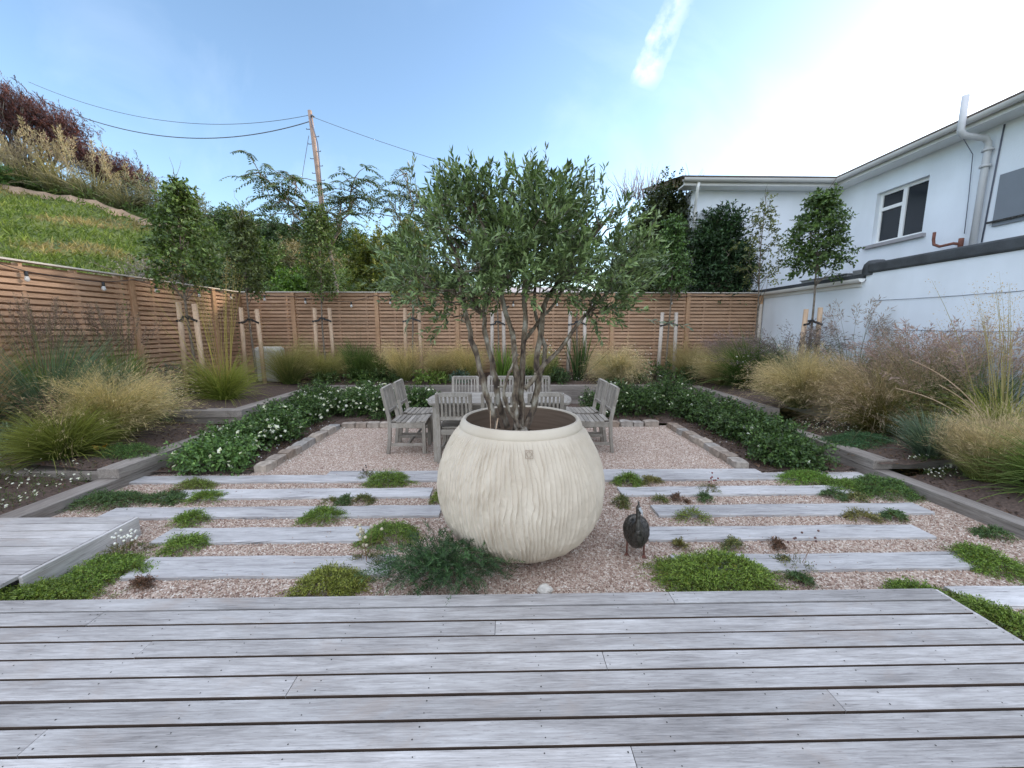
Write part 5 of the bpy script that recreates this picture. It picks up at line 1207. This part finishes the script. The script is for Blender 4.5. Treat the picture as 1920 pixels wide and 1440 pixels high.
sub(win, 'pane', M['glass'], [(8.115, 8.125, 8.09, wy1 - .05, 4.12, wz1 - .05)])
sub(win, 'sill', M['sill'], [(7.93, 8.09, wy0 - .08, wy1 + .12, wz0 - .07, wz0 - .003)])
# boarded opening further along
bd = B(house, 'boarded_window', M['panelgrey'], [(7.975, 7.998, 5.2, 6.44, 3.22, 4.02)])
sub(bd, 'bar', M['iron'], [(7.95, 7.972, 5.2, 6.5, 3.28, 3.31)])
# pipes
mb = MB(); mb.tube(np.array([(7.92, 6.62, 2.5), (7.92, 6.62, 4.48), (7.91, 6.62, 4.58), (7.85, 6.62, 4.65), (7.6, 6.62, 4.67), (7.48, 6.62, 4.69), (7.42, 6.62, 4.76), (7.42, 6.62, 5.28)]) - H0, .046, 14)
for z in (4.2, 4.45): mb.tube(np.array([(7.92, 6.62, z), (7.92, 6.62, z + .04)]) - H0, .07, 14)
mb.build('soil_pipe', M['soilpipe'], house)
mb = MB(); mb.tube(np.array([(7.985, 6.5, 4.8), (7.985, 6.52, 4.2), (7.985, 6.55, 3.0)]) - H0, .011, 6); mb.tube(np.array([(7.7, 6.85, 4.8), (7.95, 6.85, 4.5), (7.97, 6.83, 3.8), (7.96, 6.8, 3.2)]) - H0, .006, 5); mb.build('cable', M['wire'], house)
mb = MB(); mb.tube(np.array([(7.9, 6.78, 3.02), (7.86, 6.86, 3.05), (7.8, 7.02, 3.03), (7.78, 7.1, 3.08), (7.78, 7.12, 3.17), (7.78, 7.12, 3.3)]) - H0, .024, 8); mb.tube(np.array([(7.9, 6.78, 2.95), (7.9, 6.78, 3.12)]) - H0, .035, 8); mb.build('overflow_pipe', M['rust'], house)

# ================================================================== HILL
RX = np.array([-60, -24, -20.3, -17.1, -14.7, -10.9, -6.5, -3.1, -.5, 1.5, 4, 9, 30]); RZ = np.array([15, 8.6, 8.0, 7.0, 6.6, 6.3, 5.6, 4.4, 3.0, 1.6, .6, .4, .4])
def hill_z(x, y):
    x, y = np.asarray(x, float), np.asarray(y, float)
    az = np.arctan2(x, np.maximum(y, .01)); xr = np.tan(np.clip(az, -1.25, 1.25)) * 20.0
    r = np.hypot(x, y); r1 = 20.0 / np.cos(np.clip(az, -1.25, 1.25))
    r0 = np.minimum(np.where(np.abs(np.sin(az)) > 1e-3, 6.6 / np.maximum(np.abs(np.sin(az)), 1e-3), 99), 9.7 / np.maximum(np.cos(az), 1e-2))
    s = (r - r0) / (r1 - r0); zr = np.interp(xr, RX, RZ); base = .75
    z = base + (zr - base) * np.where(s < 1, np.clip(s, 0, 1), 1 - .15 * (s - 1))
    n = noise(np.stack([x.ravel() * .5, y.ravel() * .5, x.ravel() * 0], 1), 31).reshape(x.shape) - .5
    return z + n * .35 * np.clip(s, 0, 1) + np.where(s < 0, -.5, 0)
mb = MB()
az = np.linspace(R(-70), R(45), 150); s = np.concatenate([np.linspace(0, 1, 46), np.linspace(1.04, 2.5, 16)])
A, S = np.meshgrid(az, s, indexing='ij')
r0 = np.minimum(6.5 / np.maximum(np.abs(np.sin(A)), 1e-3), 9.5 / np.cos(A)); r0 = np.where(A > .5, 9.5 / np.cos(A), r0); r1 = 20 / np.cos(A); rr_ = r0 + (r1 - r0) * S
X, Y = rr_ * np.sin(A), rr_ * np.cos(A); v = np.stack([X, Y, hill_z(X, Y)], -1).reshape(-1, 3)
ns_ = len(s); i, j = np.meshgrid(np.arange(len(az) - 1), np.arange(ns_ - 1), indexing='ij'); o = (i * ns_ + j).ravel()
mb.add(v, np.stack([o, o + ns_, o + ns_ + 1, o + 1], 1), smooth=True)
tag(mb.build('hill', M['hill']), kind='structure')
def hp(px, s):  # a point on the hill by bearing (x at 20 m ahead) and share of the climb
    a = math.atan2(px, 20.0); r0 = min(6.5 / max(abs(math.sin(a)), 1e-3), 9.5 / math.cos(a)); r = r0 + (20 / math.cos(a) - r0) * s
    x, y = r * math.sin(a), r * math.cos(a); return x, y, float(hill_z(np.array([x]), np.array([y]))[0])
# long grass on the slope
mb = MB(); n = 15000; a = np.arctan2(rng.uniform(-30, -14.5, n), 20); s = rng.uniform(.05, .86, n)
r0 = 6.5 / np.abs(np.sin(a)); r0 = np.minimum(r0, 9.5 / np.cos(a)); r = r0 + (20 / np.cos(a) - r0) * s
x, y = r * np.sin(a), r * np.cos(a); P = np.stack([x, y, hill_z(x, y) - .02], 1)
t = noise(P * [.7, .7, 0], 77); t2 = noise(P * [2.2, 2.2, 0], 78)
col = mixcol((.045, .075, .016), (.13, .165, .04), t2) * (1 - np.clip((t - .55) * 4, 0, 1))[:, None] + np.array((.19, .155, .075)) * np.clip((t - .55) * 4, 0, 1)[:, None]
D = rng.normal(size=(n, 3)) * [.6, .6, .2] + [.3, 0, .55]
leaves(mb, P, D, rng.normal(size=(n, 3)), rng.uniform(.12, .34, n), .045, col * rng.uniform(.7, 1.3, (n, 1)))
tag(mb.build('lawn_grass', M['blade']), kind='stuff')
# bare earth bank along the top of the lawn
mb = MB(); pp = [hp(q, .835 + .02 * math.sin(k * 1.7)) for k, q in enumerate(np.linspace(-26, -14.6, 30))]; pq = [hp(q, .885) for q in np.linspace(-26, -14.6, 30)]
v = []
for k in range(30):
    u = .035 * (k / 29.0) * 0
    a_, b_ = np.array(pp[k]), np.array(pq[k]); v += [a_ + [0, 0, .03], (a_ + b_) / 2 + [0, 0, .16 + .1 * math.sin(k * 2.1)], b_ + [0, 0, .10]]
mb.add(v, [(k * 3 + q, k * 3 + q + 1, k * 3 + q + 4, k * 3 + q + 3) for k in range(29) for q in (0, 1)], smooth=True)
tag(mb.build('earth_path', M['earth']), kind='structure')
# undergrowth over the rest of the slope
mb = MB(); n = 5200; a = np.arctan2(np.where(rng.uniform(0, 1, n) < .8, rng.uniform(-15.5, 3, n), rng.uniform(-28, -15, n)), 20); s = np.where(np.tan(a) * 20 < -15, rng.uniform(.9, 1.03, n), rng.uniform(.08, 1.0, n))
r0 = np.minimum(6.5 / np.maximum(np.abs(np.sin(a)), 1e-3), 9.5 / np.cos(a)); r = r0 + (20 / np.cos(a) - r0) * s
x, y = r * np.sin(a), r * np.cos(a); P = np.stack([x, y, hill_z(x, y)], 1); t = noise(P * .55, 55)[:, None]; t2 = noise(P * 1.3, 56)[:, None]
ca = np.where(t < .42, (.03, .055, .018), np.where(t < .6, (.06, .08, .025), (.16, .13, .06))); 
for kk, (cA, cB) in enumerate([((.03, .055, .016), (.09, .135, .035)), ((.05, .08, .02), (.13, .18, .045)), ((.12, .105, .05), (.27, .22, .11))]):
    q = P[(np.digitize(t[:, 0], [.45, .62]) == kk)]
    if len(q): sprigs(mb, q + rng.uniform(0, .25, (len(q), 1)) * [0, 0, 1], rng.normal(size=(len(q), 3)) * .5 + [0, 0, .8], rng.uniform(.25, .6, len(q)), 12, .13, .05, .9, cA, cB, .25)
tag(mb.build('undergrowth', M['leaf']), kind='stuff')

def hbush(name, lab, cat, px, s, r, n_cl, cA, cB, ll=.1, lw=.045, lift=.8, group='hillside shrubs', **k):
    x, y, z = hp(px, s); return bush(name, lab, cat, (x, y, z + r[2] * lift), r, int(n_cl * 1.7), 12, .35, 10, ll * 1.25, lw * 1.35, cA, cB, group, clr=.4, **k)
hbush('hill_shrub', 'dark round shrub on the skyline right of the bushy left tree', 'shrub', -13.2, .9, (1.0, .8, .7), 26, (.02, .04, .014), (.07, .11, .03))
hbush('hill_shrub', 'dark low shrub along the grey wall on the hilltop', 'shrub', -10.6, .85, (1.5, .8, .6), 28, (.018, .036, .014), (.06, .095, .03))
hbush('hill_shrub', 'mid-green bramble mound halfway up behind the slim corner tree', 'shrub', -12.3, .45, (1.0, .8, .7), 26, (.03, .055, .016), (.09, .14, .035))
hbush('hill_shrub', 'grey twiggy bush behind the left fence below the lawn', 'shrub', -17.5, .25, (.9, .8, .65), 22, (.10, .085, .075), (.22, .19, .16), ll=.07, lw=.02)
hbush('hill_shrub', 'dense dark bramble behind the left fence at the foot of the slope', 'shrub', -14.5, .22, (1.0, .7, .75), 26, (.03, .05, .018), (.10, .125, .045))
hbush('hill_shrub', 'bright green bramble mound behind the back fence, left of the slim tree', 'shrub', -10.0, .30, (1.0, .6, .55), 24, (.04, .085, .012), (.13, .21, .035))
hbush('hill_shrub', 'brown grassy thicket halfway up the slope between the slim trees', 'shrub', -10.2, .58, (1.1, .7, .5), 22, (.11, .10, .05), (.26, .21, .11), lw=.02)
hbush('hill_shrub', 'dark thicket on the skyline behind the slim back tree', 'shrub', -8.2, .8, (1.2, .9, .6), 26, (.02, .045, .014), (.075, .115, .03))
hbush('hill_shrub', 'yellow-green tree-like bush behind the fence left of the olive crown', 'shrub', -6.2, .3, (1.0, .8, 1.25), 40, (.05, .07, .012), (.19, .20, .04), lift=1.0)
hbush('hill_shrub', 'deep green bush low behind the fence under the yellow-green bush', 'shrub', -7.0, .14, (.9, .5, .55), 24, (.018, .045, .014), (.06, .11, .03))
hbush('hill_shrub', 'bright yellow-green bush behind the fence next to the left olive crown', 'shrub', -4.6, .2, (.8, .6, .9), 30, (.05, .085, .012), (.18, .22, .04), lift=.9)
hbush('hill_shrub', 'green shrub behind the fence seen through the olive branches', 'shrub', -2.2, .2, (.8, .6, .6), 22, (.03, .06, .016), (.10, .15, .035))
hbush('hill_shrub', 'leafy green bush at the very left edge beside the pampas grass', 'shrub', -25.2, .86, (1.0, .9, .7), 20, (.03, .07, .016), (.08, .15, .035))
hbush('hill_shrub', 'grey-green coastal shrub right of the pampas grass', 'shrub', -17.2, 1.0, (1.3, 1.0, .85), 28, (.06, .075, .045), (.17, .17, .11), ll=.09, lw=.03)
hbush('hill_shrub', 'sandy green shrub above the earth bank near the bushy left tree', 'shrub', -15.6, .98, (1.2, .9, .75), 26, (.06, .075, .035), (.18, .17, .09), ll=.09, lw=.03)
# wind-bent dark red trees on the skyline
def redtree(px, s, r, n, lab, lift):
    x, y, z = hp(px, s); root = thing('tamarisk_tree', lab, 'tree', (x, y, z), 0, 'wind-bent red trees'); tm = MB(); mb = MB()
    c = []
    for k in range(n):
        u = rng.uniform(0, 1); v_ = rng.uniform(-.5, .5)
        p = np.array([-r[0] + 2 * r[0] * u, v_ * r[1], lift + r[2] * (1 - u) * 1.1 + rng.uniform(-.5, .35) * r[2]]); c.append(p)
        if k % 4 == 0: tm.tube(branch_path((-r[0] * .5 + rng.normal(0, .3), 0, 0), p, .05, .1, 6), np.linspace(.07, .015, 6), 5)
    tm.build('trunk', M['bark'], root); c = np.array(c); P = np.repeat(c, 12, 0) + rng.normal(0, .26, (n * 12, 3))
    D = rng.normal(size=(n * 12, 3)) * .35 + [-.55, 0, .65]
    sprigs(mb, P, D, rng.uniform(.4, .8, n * 12), 15, .14, .03, .5, (.03, .010, .010), (.11, .04, .037), .1, vary=.5, stem=((.06, .03, .03), .006)); mb.build('crown', M['leaf'], root)
redtree(-22.2, 1.06, (2.3, 1.2, 2.0), 210, 'large wind-bent dark red tree at the upper left picture edge', 2.3)
redtree(-18.3, 1.08, (1.5, .8, .9), 80, 'smaller wind-bent dark red tree right of the pampas plumes', 1.5)
0 and redtree(-16.0, 1.06, (.9, .5, .4), 14, 'low dark red shrub tree on the skyline by the bushy left tree', .5)
# pampas grass
for k, (px, s, H, n) in enumerate([(-22.6, .97, 1.5, 16), (-21.2, .96, 1.7, 18), (-19.7, .95, 1.6, 14), (-24.2, .96, 1.3, 9), (-18.3, .95, 1.2, 6)]):
    x, y, z = hp(px, s); root = thing('pampas_grass', ['pampas grass below the big red tree with leaning cream plumes', 'tallest pampas grass in the middle of the skyline clump', 'pampas grass at the right of the skyline clump with upright plumes', 'small pampas grass left of the skyline clump beside the green bush', 'lowest pampas grass at the right end above the earth bank'][k], 'pampas grass', (x, y, z - .1), 0, 'pampas grasses on the hill')
    mb = MB(); grass(mb, 420, (0, 0, 0), .5, H, 34, 70, .035, (.08, .085, .045), (.25, .21, .125)); mb.build('blades', M['blade'], root)
    mb = MB(); plumes(mb, n, (0, 0, 0), .5, H * 1.6, 18, 14, .35, 70, .16, .03, .10, (.4, .34, .2), (.27, .22, .155), (-.12, 0), .02); mb.build('seed_heads', M['blade'], root)
# pinnate trees
def pinnate(name, lab, base, limbs, nf, cA, cB, fl=.5, nleaf=17, ll=.11, lw=.042):
    base = np.array(base, float); root = thing(name, lab, 'tree', base, 0, 'pinnate leaved trees'); tm, mb = MB(), MB()
    fork = np.array(limbs[0]); tm.tube(branch_path((0, 0, 0), fork, 0, .04, 9), np.linspace(.07, .045, 9), 8)
    tips = []
    for l in limbs[1:]:
        l = np.array(l); pth = branch_path(fork, l[:3], .06, .08, 8); tm.tube(pth, np.linspace(.04, .012, 8), 6)
        for _ in range(int(nf * l[3] * 2.6)):
            k = rng.integers(4, 8); e = pth[k] + rng.normal(size=3) * [.38, .3, .3] * l[3]; tips.append(e); tm.tube([pth[k], (pth[k] + e) / 2 + [0, 0, .04], e], [.014, .01, .007], 4)
    tm.build('trunk', M['bark'], root)
    P = np.repeat(np.array(tips), 4, 0); n = len(P); a = rng.uniform(0, 6.28, n)
    D = np.stack([np.cos(a), np.sin(a), rng.uniform(-.1, .55, n)], 1)
    # each frond: leaflets in two rows hanging off an arching midrib
    t = (np.arange(nleaf) + 1.) / nleaf; L = fl * rng.uniform(.7, 1.2, n); D = nrm(D)
    pos = P[:, None] + D[:, None] * (L[:, None] * t)[..., None] + np.array([0, 0, -.5]) * (L[:, None] * t ** 2)[..., None]
    tan = nrm(D[:, None] + np.array([0, 0, -1.0]) * t[None, :, None]); S = nrm(np.cross(tan, [0, 0, 1.0])); sg = np.where(np.arange(nleaf) % 2, 1, -1)[None, :, None]
    d = nrm(S * sg + tan * .45 + [0, 0, -.35] + rng.normal(size=pos.shape) * .12)
    col = mixcol(cA, cB, rng.uniform(0, 1, n * nleaf)) * np.repeat(rng.uniform(.7, 1.3, n), nleaf)[:, None]
    leaves(mb, pos.reshape(-1, 3), d.reshape(-1, 3), np.cross(d, np.broadcast_to(tan, d.shape)).reshape(-1, 3), ll * rng.uniform(.8, 1.1, n * nleaf), lw, col)
    sd = np.array([0, 0, .004]); k2 = 4; tt_ = np.linspace(0, 1, k2)
    q = P[:, None] + D[:, None] * (L[:, None] * tt_)[..., None] + np.array([0, 0, -.5]) * (L[:, None] * tt_ ** 2)[..., None]
    v = np.stack([q - sd, q + sd], 2).reshape(-1, 3); i, k = np.meshgrid(np.arange(n), np.arange(k2 - 1), indexing='ij'); o = (i * k2 + k).ravel() * 2
    mb.add(v, np.stack([o, o + 1, o + 3, o + 2], 1), (.12, .11, .05)); mb.build('crown', M['leaf'], root)
pinnate('pinnate_tree', 'loose tree with hanging pinnate leaves behind the back fence, in front of the pole', (-4.6, 11.2, .9), [(-.25, 0, 2.9), (-2.0, 0, 4.85, 1), (-1.35, .3, 4.85, 1), (-1.5, -.3, 4.2, 1), (-.75, .2, 3.95, .8), (.55, 0, 4.75, .9), (.1, .3, 4.3, .9), (.65, -.2, 4.15, .8), (-1.0, .1, 3.3, .5)], 5, (.022, .045, .018), (.085, .125, .04))
pinnate('pinnate_tree', 'pinnate leaved tree half hidden behind the left side of the olive crown', (-2.4, 11.2, .8), [(.0, 0, 2.6), (-.6, 0, 4.0, .9), (.2, .2, 4.5, .9), (-.2, -.2, 4.9, .7), (.6, 0, 4.2, .8), (.9, .1, 3.6, .7)], 4, (.025, .05, .018), (.10, .135, .04))
# evergreen shrub and ivy on the house corner
bush('evergreen_shrub', 'large glossy dark evergreen shrub before the white house wing', 'shrub', (5.1, 9.38, 3.2), (.82, .34, 1.25), 120, 16, .24, 8, .09, .045, (.012, .028, .012), (.045, .085, .03), 'shrubs by the house', up=.3)
bush('evergreen_shrub', 'lower dark evergreen bush at the right of the ivy, tucked against the extension roof', 'shrub', (5.55, 9.42, 2.45), (.45, .26, .6), 30, 10, .2, 8, .07, .034, (.012, .025, .014), (.04, .07, .03), 'shrubs by the house')
bush('ivy_tree', 'tall ivy-clad tree covering the end of the white house wing', 'tree', (3.92, 10.0, 3.6), (.7, .6, 1.75), 150, 18, .22, 8, .08, .055, (.014, .024, .008), (.052, .062, .022), 'shrubs by the house', up=.1)
bush('ivy_tree', 'dark ivy thicket filling the gap behind the right side of the olive crown', 'shrub', (3.1, 10.2, 2.6), (.7, .5, 1.1), 90, 16, .2, 8, .07, .045, (.010, .020, .008), (.036, .056, .02), 'shrubs by the house')
for lab, c, n, w, h in [('bare grey twigs standing above the ivy tree', (3.55, 10.4, 4.9), 90, .6, .85), ('bare grey twigs over the end of the house gutter', (4.55, 9.9, 4.85), 24, .25, .6)]:
    mb = MB()
    for _ in range(n):
        a = rng.normal(0, .28); p0 = np.array([rng.normal(0, w * .45), rng.normal(0, .2), 0]); L = h * rng.uniform(.4, 1.0)
        e = p0 + np.array([math.sin(a) * L + p0[0] * .4, rng.normal(0, .1), math.cos(a) * L]); mb.tube(branch_path(p0, e, 0, .08, 4), [.009, .007, .005, .003], 4)
    tag(mb.build('bare_twigs', M['soilpipe'] if False else simple('grey_twig', (.30, .25, .25), .8), loc=c), lab, 'twigs')
# telegraph pole and its wires
pole = thing('telegraph_pole', 'wooden telegraph pole with step irons on the hill behind the pinnate tree', 'pole', (-9.86, 22, 5.0))
mb = MB(); mb.tube([(.2, 0, -.5), (.02, 0, 4), (-.25, 0, 7.85)], [.14, .125, .10], 12); mb.build('shaft', M['polewood'], pole)
mb = MB()
for k in range(12): s = -1 if k % 2 else 1; z = 3.0 + k * .36; x = .02 - (z - 4) * .07; mb.tube([(x + s * .10, 0, z), (x + s * .30, 0, z), (x + s * .30, 0, z + .05)], .018, 5)
mb.build('step_irons', M['iron'], pole)
mb = MB(); mb.tube([(-.20, -.1, 7.5), (.12, -.15, 6.2), (.16, -.15, 4.6), (.2, -.12, 2.0)], .03, 6); mb.tube([(-.25, 0, 7.4), (-.12, -.1, 7.6), (0, -.1, 7.5)], .05, 6); mb.build('pole_cable', M['wire'], pole)
def wire(lab, a, b, sag, r_):
    a, b = np.array(a, float), np.array(b, float); t = np.linspace(0, 1, 30)[:, None]; p = a + (b - a) * t - np.array([0, 0, 4 * sag]) * t * (1 - t)
    mb = MB(); mb.tube(p - a, r_, 5); tag(mb.build('overhead_wire', M['wire'], loc=a), lab, 'wire', 'overhead wires')
wire('upper thin wire sagging left from the telegraph pole top', (-10.1, 22, 12.65), (-26.4, 24, 15.2), 1.15, .013)
wire('lower thicker wire sagging left from the telegraph pole', (-10.1, 22, 12.35), (-26.0, 24, 14.3), 1.35, .024)
wire('single wire running down right from the telegraph pole behind the olive', (-10.1, 22, 12.6), (4, 24, 9.6), .35, .013)
mb = MB(); mb.tube([(-10.2, 21.9, 11.6), (-11.0, 21, 6.2)], .015, 5); tag(mb.build('stay_wire', M['wire']), 'thin stay wire slanting down left of the telegraph pole', 'wire')
# low wall on the hilltop and houses beyond the fence
wl = [hp(q, 1.03) for q in np.linspace(-14.8, -10.6, 9)]
mb = MB()
for a, b in zip(wl[:-1], wl[1:]): mb.bar(np.array(a) + [0, 0, .35], np.array(b) + [0, 0, .35], .3, .5)
tag(mb.build('hilltop_wall', M['stone']), 'low pale wall sloping along the hilltop skyline', 'wall')
far = thing('distant_house', 'distant pale house glimpsed through the olive stems above the back fence', 'house', (2.5, 34, 0))
mb = MB(); mb.box(-6.5, 4.5, 0, 7, -.5, 4.55); mb.build('wall', simple('pinkish_render', (.62, .52, .46), .85, var=.06), far)
mb = MB(); mb.add([(-6.8, -.3, 4.5), (4.8, -.3, 4.5), (4.8, 3.5, 5.6), (-6.8, 3.5, 5.6), (-6.8, 7.3, 4.5), (4.8, 7.3, 4.5)], [(0, 1, 2, 3), (3, 2, 5, 4), (0, 3, 4), (1, 5, 2)] if False else [(0, 1, 2, 3), (3, 2, 5, 4)]); mb.build('roof', simple('pale_tiles', (.42, .36, .33), .8, var=.2), far)
mb = MB(); mb.box(-4.2, -3.1, -.03, .05, 1.9, 3.3); mb.box(.2, 1.3, -.03, .05, 1.9, 3.3); mb.build('window', M['glass'], far)
# leaning stake behind the fence
mb = MB(); mb.tube([(-4.0, 9.9, 1.4), (-4.35, 10.2, 3.1)], [.028, .022], 8); tag(mb.build('leaning_stake', M['bark']), 'leaning wooden stake just behind the back fence by the slim tree', 'stake')

# ================================================================== LIGHT, SKY, CAMERA
FILL_CLOUD = (5.9, 6.3, 7.3)
SUN_EL, SUN_AZ = R(14), R(64)   # azimuth from +Y toward +X
w = bpy.data.worlds.new('World'); scene.world = w; w.use_nodes = True
nt = w.node_tree; bg = nt.nodes['Background']; L = nt.links.new
sky = nt.nodes.new('ShaderNodeTexSky'); sky.sky_type = 'NISHITA'; sky.sun_disc = False
sky.sun_elevation = SUN_EL; sky.sun_rotation = SUN_AZ; sky.air_density = 1.0; sky.dust_density = .6; sky.ozone_density = 1.8; sky.altitude = 20
tc = nt.nodes.new('ShaderNodeTexCoord'); mp = nt.nodes.new('ShaderNodeMapping')
# thin streaked cirrus
mp.inputs['Rotation'].default_value = (R(8), R(18), R(-32)); mp.inputs['Scale'].default_value = (2.0, 4.6, 3.0)
n1 = nt.nodes.new('ShaderNodeTexNoise'); n1.inputs['Scale'].default_value = 1.15; n1.inputs['Detail'].default_value = 9; n1.inputs['Roughness'].default_value = .55; n1.inputs['Distortion'].default_value = .6
L(tc.outputs['Generated'], mp.inputs[0]); L(mp.outputs[0], n1.inputs['Vector'])
m1 = nt.nodes.new('ShaderNodeMapRange'); m1.inputs[1].default_value = .52; m1.inputs[2].default_value = .95; m1.inputs[4].default_value = .14; L(n1.outputs['Fac'], m1.inputs[0])
cl_ = nt.nodes.new('ShaderNodeMixRGB'); cl_.inputs[2].default_value = (6, 6.2, 6.6, 1); L(sky.outputs[0], cl_.inputs[1]); L(m1.outputs[0], cl_.inputs[0])
# one bright contrail-like cloud: a narrow band between two directions
def dirv(px, py):
    c = np.array([(px - 960) / 721, 1, -(py - 720) / 721]); P, Yw = R(8), R(1.1)
    y = c[1] * math.cos(P) + c[2] * math.sin(P); z = -c[1] * math.sin(P) + c[2] * math.cos(P)
    return nrm(np.array([c[0] * math.cos(Yw) + y * math.sin(Yw), -c[0] * math.sin(Yw) + y * math.cos(Yw), z]))
A_, B_ = dirv(1212, 150), dirv(1275, -10); mid = nrm(A_ + B_); along = nrm(B_ - A_); nv_ = np.cross(mid, along)
def dot(vec, src=None):
    d = nt.nodes.new('ShaderNodeVectorMath'); d.operation = 'DOT_PRODUCT'; d.inputs[1].default_value = tuple(vec); L(src or tc.outputs['Generated'], d.inputs[0]); return d.outputs['Value']
def math_(op, a, b=None, clamp=False):
    m = nt.nodes.new('ShaderNodeMath'); m.operation = op; m.use_clamp = clamp
    for k, q in enumerate((a, b)):
        if q is None: continue
        if isinstance(q, (int, float)): m.inputs[k].default_value = q
        else: L(q, m.inputs[k])
    return m.outputs[0]
n2 = nt.nodes.new('ShaderNodeTexNoise'); n2.inputs['Scale'].default_value = 16; n2.inputs['Detail'].default_value = 8; n2.inputs['Roughness'].default_value = .6; L(tc.outputs['Generated'], n2.inputs['Vector'])
wob = math_('MULTIPLY', math_('SUBTRACT', n2.outputs['Fac'], .5), .05)
ac = math_('ABSOLUTE', math_('ADD', dot(nv_), wob)); al = math_('SUBTRACT', dot(along), float(np.dot(A_, along)))
LB = float(np.dot(B_ - A_, along))
wid = math_('ADD', .028, math_('MULTIPLY', al, -.02))
f1 = math_('SUBTRACT', 1.0, math_('DIVIDE', ac, wid), True)
f2 = math_('MULTIPLY', math_('ADD', math_('MULTIPLY', al, 40), .6, True), math_('SUBTRACT', 1.0, math_('MULTIPLY', math_('SUBTRACT', al, LB * .55), 4.0, True), True), True)
fc = math_('MULTIPLY', math_('MULTIPLY', math_('POWER', f1, .7), f2), math_('ADD', math_('MULTIPLY', n2.outputs['Fac'], 2.6), -.85, True), True)
front = math_('GREATER_THAN', dot(mid), .5)
cl2 = nt.nodes.new('ShaderNodeMixRGB'); cl2.inputs[2].default_value = (4.2, 4.4, 4.8, 1); L(cl_.outputs[0], cl2.inputs[1]); L(math_('MULTIPLY', fc, front), cl2.inputs[0])
# added cloud bank, unseen overhead and behind the viewer, as soft fill light
n3 = nt.nodes.new('ShaderNodeTexNoise'); n3.inputs['Scale'].default_value = 2.2; n3.inputs['Detail'].default_value = 7; L(tc.outputs['Generated'], n3.inputs['Vector'])
bank = nt.nodes.new('ShaderNodeMapRange'); bank.interpolation_type = 'SMOOTHSTEP'; bank.inputs[1].default_value = .22; bank.inputs[2].default_value = .75
L(math_('ADD', dot(nrm(np.array([-.1, -.5, .86]))), math_('MULTIPLY', math_('SUBTRACT', n3.outputs['Fac'], .5), .8)), bank.inputs[0])
cl3 = nt.nodes.new('ShaderNodeMixRGB'); cl3.inputs[2].default_value = (FILL_CLOUD[0], FILL_CLOUD[1], FILL_CLOUD[2], 1); L(cl2.outputs[0], cl3.inputs[1]); L(math_('MULTIPLY', bank.outputs[0], .74), cl3.inputs[0])
L(cl3.outputs[0], bg.inputs[0]); bg.inputs[1].default_value = .11
sd = bpy.data.lights.new('Sun', 'SUN'); sd.energy = 1.3; sd.angle = R(9); sd.color = (1.0, .84, .66)
so = bpy.data.objects.new('Sun', sd); COL.objects.link(so)
sv = Vector((math.sin(SUN_AZ) * math.cos(SUN_EL), math.cos(SUN_AZ) * math.cos(SUN_EL), math.sin(SUN_EL)))
so.rotation_euler = sv.to_track_quat('Z', 'Y').to_euler(); so.location = (20, 12, 15)
cd = bpy.data.cameras.new('Camera'); cam = bpy.data.objects.new('Camera', cd); COL.objects.link(cam); scene.camera = cam
cd.sensor_width = 36; cd.lens = 36 * 721 / 1920; cd.clip_start = .05; cd.clip_end = 2000
cam.location = (0, 0, 1.55); cam.rotation_euler = (R(90 - 8), 0, R(-1.1))
scene.view_settings.view_transform = 'Standard'; scene.view_settings.look = 'None'; scene.view_settings.gamma = 1
scene.view_settings.exposure = 1.84
scene.cycles.use_denoising = True
scene.cycles.max_bounces = 8; scene.cycles.transparent_max_bounces = 8
